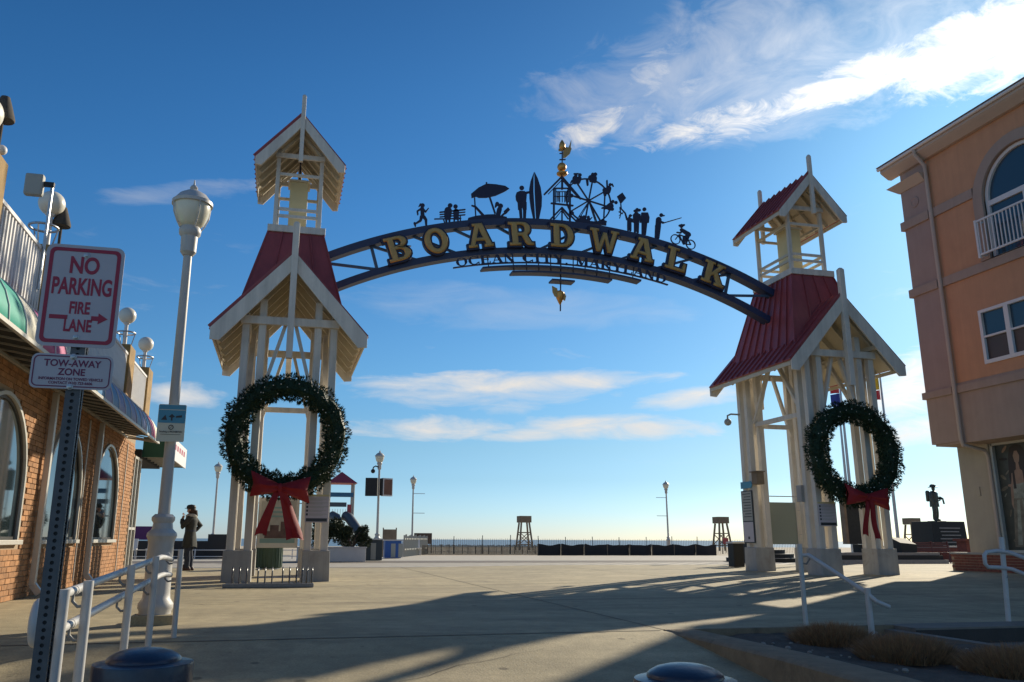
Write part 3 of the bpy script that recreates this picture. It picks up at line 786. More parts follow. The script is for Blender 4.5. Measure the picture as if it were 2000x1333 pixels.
for ch, a in WORD:
    sz = 0.63
    loops = [[((p[0])*sz*1.03, (p[1]-.5)*sz) for p in lp] for lp in GLYPH[ch]]
    x, z = arc_pt(12.925, a, ZT)
    Mx = Matrix.Translation((x,0,z)) @ Matrix.Rotation(R(a),4,'Y') @ Matrix.Rotation(pi/2,4,'X')
    back = curve_mesh(loops, 0.055, 0.0, 0.040)
    lo = mesh_obj('letter', back, 'navy_dark', arch, Mx @ Matrix.Translation((0,0,0.215)))
    face = curve_mesh(loops, 0.008, 0.032, -0.034)
    f = mesh_obj('letter_face', face, 'gold', lo, Mx @ Matrix.Translation((0,0,0.28)))
    lo['label'] = 'gold slab letter %s with dark edge' % ch
# roman letters of the lower line, cut from plate
def roman(ch):
    # strokes as convex polygons in a unit box (x -0.4..0.4, y 0..1)
    def bar(x0,y0,x1,y1,w): 
        d = math.hypot(x1-x0,y1-y0); nx, ny = -(y1-y0)/d*w/2, (x1-x0)/d*w/2
        return [(x0+nx,y0+ny),(x1+nx,y1+ny),(x1-nx,y1-ny),(x0-nx,y0-ny)]
    T, t = .20, .075
    def ring(a0, a1, n=14):
        out = []
        for i in range(n):
            b, c = R(a0+(a1-a0)*i/n), R(a0+(a1-a0)*(i+1)/n)
            th = lambda g: t+(T-t)*abs(cos(g))
            out.append([(.42*cos(b),.5+.5*sin(b)),(.42*cos(c),.5+.5*sin(c)),((.42-th(c))*cos(c),.5+(.5-t)*sin(c)),((.42-th(b))*cos(b),.5+(.5-t)*sin(b))])
        return out
    G = {
     'O': ring(0,360), 'C': ring(38,322)+[bar(.33,.68,.33,.98,.07),bar(.33,.02,.33,.30,.07)],
     'E': [bar(-.22,0,-.22,1,T),bar(-.36,.035,.34,.035,t),bar(-.36,.965,.32,.965,t),bar(-.14,.5,.2,.5,t),bar(.32,0,.32,.26,.06),bar(.30,.74,.30,1,.06),bar(.2,.38,.2,.62,.06)],
     'A': [bar(.03,1,.30,0,T),bar(0,1,-.30,0,t),bar(-.2,.33,.2,.33,t),bar(-.42,.03,-.16,.03,.06),bar(.14,.03,.46,.03,.06)],
     'N': [bar(-.28,0,-.28,1,t),bar(.28,0,.28,1,t),bar(-.28,1,.26,.02,T),bar(-.42,.97,-.2,.97,.06),bar(-.42,.03,-.14,.03,.06),bar(.14,.97,.42,.97,.06)],
     'I': [bar(0,0,0,1,T),bar(-.18,.03,.18,.03,.06),bar(-.18,.97,.18,.97,.06)],
     'T': [bar(0,0,0,1,T),bar(-.38,.965,.38,.965,t),bar(-.36,.72,-.36,1,.06),bar(.36,.72,.36,1,.06),bar(-.18,.03,.18,.03,.06)],
     'Y': [bar(0,0,0,.48,T),bar(-.30,1,.02,.44,T),bar(.30,1,0,.44,t),bar(-.44,.97,-.14,.97,.06),bar(.16,.97,.42,.97,.06),bar(-.18,.03,.18,.03,.06)],
     'M': [bar(-.34,0,-.34,1,t),bar(.34,0,.34,1,T),bar(-.34,1,0,.06,T),bar(.32,1,0,.06,t),bar(-.48,.03,-.2,.03,.06),bar(.2,.03,.5,.03,.06)],
     'R': [bar(-.24,0,-.24,1,T),bar(-.36,.03,-.08,.03,.06),bar(-.36,.965,.06,.965,t),bar(-.15,.48,.06,.48,t),bar(.17,.52,.17,.93,.17),bar(.02,.48,.34,.02,T*.9)],
     'L': [bar(-.18,0,-.18,1,T),bar(-.34,.035,.34,.035,t),bar(.33,0,.33,.3,.06),bar(-.34,.97,.0,.97,.06)],
     'D': [bar(-.24,0,-.24,1,T),bar(-.38,.035,.1,.035,t),bar(-.38,.965,.1,.965,t)]+[[(p[0]+.0,p[1]) for p in q] for q in ring(-80,80,9)],
     ',': [bar(0,.12,-.05,-.18,.13)],
    }
    return G[ch]
line = 'OCEAN CITY, MARYLAND'
wd = {'I':.55,',':.35,' ':.55,'M':1.12,'L':.82,'E':.86}
tot = sum(wd.get(c,1.0) for c in line); ang0, span = -13.0, 26.0; acc = 0; hz = 0.215
plate = MB(); k = 0
for c in line:
    w = wd.get(c,1.0); a = ang0 + span*(acc+w/2)/tot; acc += w
    if c == ' ': continue
    mb = MB()
    for q in roman(c):
        pts = []
        for px, py in q:
            ar = R(a); rr = 12.388 + py*hz; s = px*0.345
            pts.append((rr*sin(ar)+s*cos(ar), ZB+rr*cos(ar)-s*sin(ar)))
        k += 1
        mb.prism(pts, XZ, -0.185-0.0004*(k%7), -0.16+0.0004*(k%5))
    lo = mb.build('small_letter', 'navy_dark', arch)
    lo['label'] = 'dark cut-out letter %s' % c if c != ',' else 'dark cut-out comma'
arc_beam('letter_bar', 12.358, 12.386, ZB, -13.4, 13.3, -0.20, -0.14, 'navy_dark')
arc_beam('blade', 12.27, 12.32, ZB, -9.9, 9.9, -0.16, 0.14, 'navy_metal', 24)
arc_beam('blade', 12.12, 12.17, ZB, -6.4, 6.2, -0.16, 0.14, 'navy_metal', 24)
arc_beam('blade', 11.93, 11.975, ZB, -1.5, 1.4, -0.16, 0.14, 'navy_metal', 8)
for a in (-9,-6,-4.4,-2.9,-1.4,1.4,2.9,4.4,6,9):
    r1 = 12.33 if abs(a) > 6.3 else 12.15
    x0, z0 = arc_pt(12.65,a,ZB); x1, z1 = arc_pt(r1,a,ZB)
    MB().beam((x0,-0.02,z0),(x1,-0.02,z1),0.022,0.022,up=(0,1,0)).build('hanger','navy_dark',arch)

# flat steel cut-outs standing on the arch (coordinates are metres in the plane of the arch)
SIL = {
 'runner_figure': [
  ('d',3.019,8.926,0.0562),('c',2.968,8.946,0.0281,2.929,8.888,0.0136),('c',3.011,8.854,0.0456,3.025,8.665,0.0486),('c',3.038,8.828,0.0246,3.101,8.762,0.0205),
  ('c',3.101,8.762,0.0205,3.167,8.862,0.0135),('c',2.977,8.829,0.0246,2.891,8.759,0.0205),('c',2.891,8.759,0.0205,2.906,8.671,0.0171),
  ('c',3.002,8.627,0.0451,2.977,8.518,0.0316),('c',2.977,8.518,0.0316,2.845,8.416,0.0205),('c',2.828,8.436,0.0271,2.853,8.36,0.0171),
  ('c',3.06,8.622,0.0447,3.112,8.556,0.0346),('c',3.112,8.556,0.0346,3.122,8.4,0.0241),],
 'bench_couple_figure': [
  ('c',3.465,8.788,0.0176,4.101,8.924,0.0176),('c',3.466,8.727,0.014,4.101,8.855,0.014),('c',3.467,8.662,0.0136,4.102,8.783,0.0145),
  ('c',3.332,8.595,0.0136,3.999,8.675,0.014),('c',3.553,8.617,0.014,3.589,8.516,0.0136),('c',3.981,8.724,0.0145,3.989,8.616,0.0141),('d',3.719,8.994,0.0602),
  ('c',3.67,8.855,0.0947,3.661,8.692,0.0877),('c',3.621,8.652,0.0276,3.633,8.521,0.0215),('c',3.707,8.661,0.028,3.708,8.535,0.021),('d',3.858,8.983,0.0566),
  ('c',3.876,8.847,0.0747,3.878,8.696,0.0676),('c',3.834,8.673,0.0246,3.828,8.575,0.0171),('c',3.93,8.683,0.025,3.924,8.592,0.0176),],
 'beach_umbrella_figure': [
  
  ('p',[(4.258,9.371),(4.272,9.252),(4.395,9.301),(4.465,9.279),(4.659,9.299),(4.907,9.384),(5.156,9.529),(5.264,9.615),(5.157,9.682),(4.907,9.7),(4.658,9.691),(4.446,9.557)]),
  ('d',4.658,9.713,0.0216),('c',4.744,9.33,0.0215,4.885,8.904,0.022),('c',4.349,9.26,0.0145,4.388,8.691,0.0141),('c',4.281,9.051,0.0176,4.372,9.028,0.025),
  ('c',4.372,9.028,0.025,4.583,8.808,0.0316),
  ('p',[(4.173,8.645),(4.189,8.708),(4.38,8.781),(4.66,8.845),(4.871,8.873),(5.19,8.832),(5.207,8.768),(4.661,8.656)]),('d',5.031,9.117,0.0651),
  ('c',4.942,9.167,0.0511,4.899,9.081,0.0221),('c',5.002,9.026,0.0616,4.96,8.838,0.0572),('c',5.066,8.856,0.0251,5.162,8.95,0.0286),
  ('p',[(5.112,8.982),(5.226,9.1),(5.283,9.036),(5.172,8.903)]),],
 'surfer_figure': [
  ('d',5.599,9.674,0.0632),('p',[(5.461,9.536),(5.552,9.586),(5.678,9.593),(5.732,9.508),(5.712,9.275),(5.488,9.252),(5.442,9.322),(5.432,9.44)]),
  ('c',5.689,9.541,0.0326,5.834,9.587,0.0265),('p',[(5.485,9.267),(5.726,9.292),(5.724,9.08),(5.627,9.07),(5.606,9.153),(5.591,9.067),(5.498,9.057)]),
  ('c',5.559,9.074,0.0396,5.575,8.818,0.0326),('c',5.674,9.086,0.0436,5.665,8.827,0.0361),
  ('p',[(5.935,10.156),(5.919,9.98),(5.911,9.602),(5.949,8.844),(5.902,8.839),(5.837,9.147),(5.807,9.404),(5.802,9.666),(5.841,9.896)]),
  ('p',[(5.946,10.157),(6.028,9.992),(6.109,9.736),(6.139,9.476),(6.128,9.214),(6.089,9.024),(6.05,8.835),(5.978,8.839),(5.947,9.606),(5.948,9.983)]),],
 'gate_house_figure': [
  ('c',6.475,9.758,0.0241,6.456,8.902,0.024),('c',6.921,9.91,0.0246,6.894,8.884,0.0246),('c',6.699,10.113,0.0246,6.213,9.562,0.0241),
  ('c',6.699,10.113,0.0246,7.202,9.543,0.0246),('c',6.697,10.02,0.0125,6.323,9.588,0.0121),('c',6.711,10.021,0.012,7.142,9.572,0.012),
  ('c',6.706,10.052,0.0246,6.7,9.762,0.0246),('c',6.485,9.759,0.0161,6.929,9.807,0.0166),('c',6.525,9.743,0.01,6.518,9.374,0.01),
  ('c',6.868,9.78,0.0105,6.859,9.409,0.01),('c',6.524,9.671,0.0081,6.876,9.709,0.0085),('c',6.501,9.536,0.0085,6.873,9.575,0.0085),
  ('c',6.634,9.683,0.008,6.628,9.385,0.008),('c',6.769,9.697,0.008,6.763,9.399,0.008),('c',6.701,9.69,0.0081,6.695,9.392,0.0081),
  ('c',6.398,9.331,0.022,6.982,9.324,0.0225),('c',6.681,9.238,0.022,6.371,8.889,0.0221),('c',6.681,9.238,0.022,6.91,8.997,0.023),
  ('c',6.68,9.167,0.012,6.49,8.915,0.012),('c',6.68,9.167,0.012,6.849,8.94,0.012),('c',6.685,9.228,0.0161,6.678,8.883,0.0161),
  ('c',6.912,9.044,0.0185,7.069,8.901,0.0186),('c',6.557,9.654,0.007,6.62,9.661,0.007),('c',6.781,9.678,0.007,6.845,9.685,0.007),
  ('c',6.557,9.619,0.007,6.619,9.626,0.007),('c',6.78,9.643,0.007,6.845,9.65,0.0075),('c',6.556,9.584,0.007,6.618,9.591,0.007),
  ('c',6.779,9.608,0.007,6.844,9.615,0.0075),('c',6.555,9.549,0.007,6.618,9.556,0.0071),('c',6.779,9.573,0.0071,6.843,9.58,0.0075),
  ('c',6.555,9.515,0.0075,6.617,9.521,0.007),('c',6.778,9.538,0.007,6.842,9.545,0.007),('c',6.554,9.48,0.007,6.616,9.486,0.007),
  ('c',6.777,9.503,0.007,6.842,9.51,0.0071),('c',6.554,9.445,0.0071,6.616,9.451,0.0071),('c',6.776,9.468,0.007,6.841,9.475,0.007),
  ('c',6.553,9.41,0.007,6.615,9.417,0.007),('c',6.776,9.433,0.0071,6.84,9.44,0.007),],
 'ferris_wheel_figure': [
  ('r',7.428,9.509,0.6183,0.0186),('c',7.428,9.509,0.0186,7.125,9.963,0.0186),('c',7.428,9.509,0.0186,7.547,10.061,0.0186),
  ('c',7.428,9.509,0.0186,7.868,9.804,0.0186),('c',7.428,9.509,0.0186,7.916,9.404,0.0186),('c',7.428,9.509,0.0186,6.945,9.173,0.0181),
  ('c',7.428,9.509,0.0186,6.965,9.605,0.0186),('c',7.428,9.509,0.0186,7.767,8.928,0.019),('c',7.428,9.509,0.0186,7.323,8.986,0.0181),
  ('c',7.385,9.422,0.01,7.079,8.932,0.0105),('c',7.405,9.414,0.0105,7.13,8.937,0.01),('c',7.451,9.429,0.01,7.614,8.892,0.01),
  ('c',7.477,9.432,0.0105,7.658,8.887,0.0105),('c',7.9,9.849,0.0171,7.829,8.934,0.0165),('d',7.428,9.505,0.0537),('d',7.09,10.202,0.0456),
  ('d',7.203,10.215,0.0497),('c',7.074,10.103,0.0787,7.055,10.007,0.0702),('c',7.184,10.115,0.0622,7.146,10.007,0.0587),
  ('c',6.978,10.019,0.0291,6.949,9.971,0.0206),('c',7.036,10.234,0.0125,7.153,10.251,0.0121),('d',7.563,10.278,0.0422),('d',7.64,10.285,0.0522),
  ('c',7.509,10.172,0.0752,7.517,10.1,0.0541),('c',7.612,10.183,0.0668,7.609,10.089,0.0587),('c',7.404,10.087,0.0331,7.412,9.953,0.025),
  ('c',7.496,10.076,0.0287,7.65,10.072,0.0291),('d',8.051,10.033,0.0426),('c',8.104,10.049,0.0206,8.139,9.99,0.0125),('c',8.006,9.923,0.0713,7.972,9.825,0.0747),
  ('c',7.962,10.138,0.0186,7.964,9.919,0.0191),('c',7.9,9.859,0.0712,7.896,9.713,0.0332),('d',8.107,9.554,0.0452),('d',8.199,9.537,0.0462),
  ('c',8.04,9.427,0.0873,7.873,9.349,0.0376),('c',8.089,9.339,0.0452,7.997,9.361,0.0622),('c',7.801,9.341,0.0206,7.915,9.373,0.0291),('d',7.203,9.026,0.0446),
  ('d',7.284,9.044,0.0406),('c',7.232,8.978,0.0611,7.271,8.951,0.0531),('d',7.405,9.045,0.0406),('c',7.414,8.985,0.0487,7.372,8.94,0.0491),
  ('c',7.433,8.956,0.0141,7.5,9.041,0.015),('p',[(7.07,8.952),(7.473,8.94),(7.9,8.93),(7.898,8.859),(7.471,8.858),(7.068,8.88)]),
  ('c',7.809,8.952,0.0697,7.891,8.96,0.0291),('d',6.954,9.604,0.0536),('d',6.953,9.113,0.0571),],
 'kite_child_figure': [
  ('p',[(8.387,9.842),(8.49,9.692),(8.333,9.505),(8.233,9.717)]),('c',8.333,9.509,0.0121,8.342,9.375,0.0126),('c',8.342,9.375,0.0126,8.448,9.262,0.0165),
  ('c',8.448,9.262,0.0165,8.493,9.09,0.0246),('c',8.304,9.413,0.0105,8.322,9.228,0.01),('c',8.322,9.228,0.01,8.286,9.101,0.008),
  ('c',8.272,9.286,0.009,8.374,9.234,0.0085),('c',8.279,9.183,0.008,8.386,9.276,0.008),('d',8.59,9.201,0.0416),('c',8.547,9.164,0.0125,8.637,9.214,0.012),
  ('c',8.559,9.097,0.0587,8.553,8.952,0.0582),('c',8.522,8.939,0.0291,8.516,8.79,0.0266),('c',8.584,8.945,0.0291,8.577,8.784,0.027),
  ('c',8.628,9.114,0.021,8.646,9.033,0.0161),],
 'strolling_couple_figure': [
  ('d',8.795,9.393,0.0491),('c',8.724,9.353,0.0326,8.864,9.388,0.0371),('c',8.769,9.261,0.0692,8.761,9.087,0.0737),('c',8.695,9.241,0.0241,8.686,9.031,0.0201),
  ('c',8.858,9.258,0.025,8.874,9.049,0.0201),('c',8.727,9.043,0.0366,8.707,8.752,0.0281),('c',8.796,9.05,0.0371,8.783,8.744,0.028),('d',9.005,9.426,0.0532),
  ('p',[(8.914,9.324),(9.099,9.342),(9.138,9.204),(9.114,9.052),(8.901,9.032),(8.896,9.18)]),('c',8.955,9.045,0.0451,8.928,8.725,0.0326),
  ('c',9.024,9.052,0.0451,8.984,8.714,0.0326),],
 'angler_figure': [
  ('d',9.488,9.308,0.0537),('c',9.517,9.302,0.0161,9.57,9.3,0.017),('c',9.407,9.17,0.0787,9.383,9.017,0.0738),('c',9.458,9.114,0.0291,9.551,9.094,0.0206),
  ('c',9.518,9.079,0.013,10.068,9.287,0.009),('c',9.34,8.989,0.0451,9.299,8.647,0.0326),('c',9.415,8.996,0.0447,9.364,8.645,0.0326),],
 'cyclist_figure': [
  ('r',9.866,8.655,0.1314,0.0125),('r',10.304,8.545,0.1279,0.012),('c',9.866,8.655,0.0125,9.978,8.799,0.0125),('c',9.978,8.799,0.0145,10.203,8.738,0.0141),
  ('c',10.203,8.738,0.0141,10.088,8.546,0.014),('c',9.978,8.799,0.0145,10.088,8.546,0.014),('c',10.088,8.546,0.012,10.304,8.545,0.012),
  ('c',10.203,8.738,0.012,10.304,8.545,0.012),('c',10.057,8.944,0.0456,10.259,8.833,0.0622),('d',10.063,9.054,0.0542),('c',10.005,9.061,0.025,10.14,9.086,0.025),
  ('c',10.068,8.92,0.0286,10.031,8.852,0.0206),('c',10.031,8.852,0.0206,9.919,8.858,0.0165),('c',10.27,8.818,0.0547,10.119,8.723,0.0411),
  ('c',10.119,8.723,0.0411,10.1,8.547,0.0246),('c',10.247,8.783,0.0416,10.173,8.582,0.0246),],
 'vane_black': [
  ('c',6.715,10.49,0.0125,6.727,11.102,0.0125),('c',6.652,10.593,0.0141,6.8,10.611,0.015),('c',6.655,10.772,0.0126,6.731,10.781,0.0126),],
 'vane_gold': [
  ('p',[(6.744,10.64),(6.748,10.829),(6.795,10.966),(6.904,10.971),(6.985,11.197),(6.959,10.982),(6.983,10.942),(6.93,10.784),(6.826,10.679)]),
  ('p',[(6.627,10.899),(6.75,10.925),(6.748,10.851),(6.626,10.84)]),],
 'pendant_black': [
  ('c',6.631,8.027,0.015,6.586,6.447,0.014),],
 'pendant_gold': [
  ('p',[(6.362,7.071),(6.496,7.01),(6.535,6.772),(6.428,6.799),(6.373,6.909)]),('p',[(6.667,6.931),(6.729,6.829),(6.698,6.702),(6.649,6.734)]),],
}
def cutout(name, prims, m, y0, y1, parent, dx=-S_GATE/2):
    mb = MB(); k = 0
    def disc(x, z, r, n=12): return [(x+r*cos(2*pi*i/n), z+r*sin(2*pi*i/n)) for i in range(n)]
    def put(poly):
        nonlocal k; k += 1; e = 0.0006*(k % 11)
        mb.prism([(p[0]+dx, p[1]) for p in poly], XZ, y0-e, y1+e)
    for p in prims:
        if p[0] == 'd': put(disc(*p[1:4]))
        elif p[0] == 'p': put(p[1])
        elif p[0] == 'c':
            _, x0, z0, r0, x1, z1, r1 = p
            a = math.atan2(z1-z0, x1-x0); n = 6
            pts = [(x1+r1*cos(a-pi/2+pi*i/n), z1+r1*sin(a-pi/2+pi*i/n)) for i in range(n+1)]
            pts += [(x0+r0*cos(a+pi/2+pi*i/n), z0+r0*sin(a+pi/2+pi*i/n)) for i in range(n+1)]
            put(pts)
        elif p[0] == 'r':
            _, x, z, r, th = p; n = 36; o = len(mb.v)
            for i in range(n):
                c, s = cos(2*pi*i/n), sin(2*pi*i/n)
                for rr in (r-th, r+th):
                    for y in (y0, y1): mb.v.append((x+rr*c+dx, y, z+rr*s))
            for i in range(n):
                a, b = o+4*i, o+4*((i+1)%n)
                mb.f += [(a,b,b+1,a+1),(a+2,a+3,b+3,b+2),(a,a+2,b+2,b),(a+1,b+1,b+3,a+3)]
    return mb.build(name, m, parent)
for nm, pr in SIL.items():
    if nm.startswith('vane') or nm.startswith('pendant'): continue
    cutout(nm, pr, 'navy_dark', -0.045, -0.015, arch)
DX = -S_GATE/2
vane = MB().ball((6.704+DX,-0.03,10.384),0.122,18,12).build('gilded_ball','gold_globe',arch,smooth=40)
MB().lathe([(0.02,-0.06),(0.10,-0.055),(0.145,-0.02),(0.145,0.02),(0.08,0.05),(0.02,0.055)],(6.708+DX,-0.03,10.20),20).build('ball_seat','gold_globe',arch,smooth=40)
v1 = MB().lathe([(0.012,-0.16),(0.06,-0.13),(0.085,-0.06),(0.08,0.02),(0.05,0.09),(0.012,0.15)],(6.725+DX,-0.03,11.02),16).build('gilded_bud','gold_globe',arch,smooth=40)
cutout('vane_rod', SIL['vane_black'], 'navy_dark', -0.042, -0.018, arch)
cutout('vane_tail', SIL['vane_gold'], 'gold', -0.050, -0.010, arch)
cutout('pendant_rod', SIL['pendant_black'], 'navy_dark', -0.042, -0.018, arch)
cutout('pendant_wing', SIL['pendant_gold'], 'gold', -0.09, -0.06, arch)
MB().lathe([(0.008,-0.21),(0.035,-0.16),(0.09,-0.04),(0.12,0.06),(0.11,0.12),(0.05,0.17),(0.012,0.18)],(6.582+DX,-0.03,6.80),18).build('pendant_drop','gold_globe',arch,smooth=40)

# ------------------------------------------------------------------ wreaths
def build_wreath():
    w = thing('wreath', '', 'wreath', (0.03,-1.95,2.84), group='christmas wreaths on the gate towers')
    rng = random.Random(5); RR, TR = 1.01, 0.275
    m = MB(); n, k = 40, 10
    vs = []
    for i in range(n):
        a = 2*pi*i/n
        for j in range(k):
            b = 2*pi*j/k; q_ = 0.15+0.05*rng.random(); r = RR+q_*cos(b)
            vs.append((r*cos(a), q_*sin(b), r*sin(a)))
    m.add(vs, [(i*k+j, ((i+1)%n)*k+j, ((i+1)%n)*k+(j+1)%k, i*k+(j+1)%k) for i in range(n) for j in range(k)])
    m.build('wreath_core', 'needles', w)
    for mi, (mn, cnt) in enumerate((('needles', 5200), ('needles_b', 2600))):
        m = MB()
        for i in range(cnt):
            a = rng.random()*2*pi; b = rng.random()*2*pi
            rad = TR*(0.52+0.48*math.sqrt(rng.random()))*(1+0.10*sin(7*a+1.3)*sin(3*a)+0.07*sin(17*a)+0.05*sin(31*a+2*b))
            ca, sa = cos(a), sin(a)
            nr = Vector((cos(b)*ca, sin(b), cos(b)*sa))
            p = Vector((RR*ca, 0, RR*sa)) + nr*rad
            tang = Vector((-sa,0,ca))
            d = (nr*(0.7+rng.random()*0.6)+tang*(rng.random()-.5)*1.9+Vector((rng.random()-.5,rng.random()-.5,rng.random()-.5))*0.9).normalized()
            ln = 0.025+0.025*rng.random()
            # a sprig: twig with needles on both sides
            side = d.cross(Vector((rng.random()-.5,rng.random()-.5,rng.random()-.5))).normalized()
            for q in range(4):
                b0 = p - d*0.02 + d*ln*(q/4.0)
                for sgn in (-1,1):
                    tip = b0 + d*0.018 + side*sgn*(0.024-0.002*q)
                    wv = d*0.006
                    m.add([b0-wv, b0+wv, tip], [(0,1,2)])
            e = p+d*(ln+0.02); sv = side*0.008
            m.add([p-sv, p+sv, e], [(0,1,2)])
        m.build('foliage', mn, w, fix=False, kind='stuff')
    m = MB()
    for i in range(90):
        a = 2*pi*i/90+rng.uniform(-.03,.03); b_ = rng.uniform(-2.4,-0.7); rr_ = 0.265; m.ball(((RR+rr_*cos(b_))*cos(a),rr_*sin(b_),(RR+rr_*cos(b_))*sin(a)),0.013,6,4)
    m.build('light_string','globe_white',w,smooth=60,kind='stuff')
    bow = MB()
    def loop(mb, sgn, z0, z1, end, h0, h1):
        ns, nt = 10, 8; grid = [[],[]]
        for side in (0,1):
            for i in range(ns+1):
                s = i/ns; row = []
                for j in range(nt+1):
                    t = -1+2*j/nt
                    hh = h0+(h1-h0)*(s**0.8); zc = z0+(z1-z0)*s
                    pinch = 1-0.06*cos(6*t+3*s)
                    bul = (0.17*sin(pi*min(1,s*0.88+0.08))+0.02)*math.sqrt(max(0,1-t*t))*(1+0.22*sin(7*t+2.5*s)*(1-0.5*s)+0.10*sin(11*s))
                    x = sgn*end*s*(1-0.10*(1-abs(t))*(s>0.9)); y = -bul if side == 0 else bul*0.6+0.0
                    row.append((x, y-0.02*s, zc+t*hh*pinch))
                grid[side].append(row)
        for side in (0,1):
            vs = [p for row in grid[side] for p in row]
            fs = [(i*(nt+1)+j,(i+1)*(nt+1)+j,(i+1)*(nt+1)+j+1,i*(nt+1)+j+1) for i in range(ns) for j in range(nt)]
            mb.add(vs, fs)
    knot = MB().ball((-0.05,-0.36,-1.05),0.085,14,10,1.1).build('bow','red_bow',w,smooth=50)
    for sgn, z0, z1, end, h0, h1 in ((-1,0,0.08,0.56,0.07,0.235),(1,0,-0.03,0.58,0.07,0.245)):
        mb = MB(); loop(mb, sgn, z0, z1, end, h0, h1)
        mb.v = [(x-0.05,y-0.33,z-1.05) for x,y,z in mb.v]
        mb.build('bow_loop','red_bow',knot,smooth=60)
    bow_tails(knot, ((-1,-0.33,-1.90,0.055,0.11,0),(1,0.26,-1.98,0.07,0.165,1.5)))
    return w
def bow_tails(knot, specs):
    for sgn, xe, ze, w0, w1, ph in specs:
        mb = MB(); n = 14; vs = []
        for i in range(n+1):
            s = i/n; x = -0.05+sgn*0.03+(xe+0.05)*s**0.9; z = -1.08+(ze+1.08)*s; hw = w0+(w1-w0)*s
            y = -0.36-0.05*sin(4.2*s+ph)-0.03*s
            zz = z + (0.10 if False else 0)
            for q in (-1,-0.33,0.33,1):
                yy = y+0.045*s*cos(4.5*q+1.2*ph)+0.015*cos(3*q+6*s)
                zq = z + (0.06*abs(q) if i == n else 0)*-1
                vs += [(x+q*hw, yy-0.006, zq), (x+q*hw, yy+0.006, zq)]
        fs = []
        for i in range(n):
            o = 8*i; p = o+8
            for q in range(3):
                fs += [(o+2*q,o+2*q+2,p+2*q+2,p+2*q),(o+2*q+1,p+2*q+1,p+2*q+3,o+2*q+3)]
            fs += [(o,p,p+1,o+1),(o+6,o+7,p+7,p+6)]
        mb.add(vs, fs); mb.build('bow_tail','red_bow',knot,smooth=60)
wreath = build_wreath()
wreath['label'] = 'large green wreath with red bow hung on the tower by the bike rack'
wreath_b = copy_tree(wreath, 'large green wreath with red bow hung on the tower near the flagpoles', (S_GATE-0.10,-1.95,2.86))

kb_ = [c for c in kids(wreath_b) if c.name.startswith('bow')][0]
for c in kids(kb_):
    if c.name.startswith('bow_tail'): bpy.data.objects.remove(c)
bow_tails(kb_, ((-1,-0.17,-1.86,0.05,0.09,0.4),(1,0.10,-1.95,0.06,0.11,1.1)))
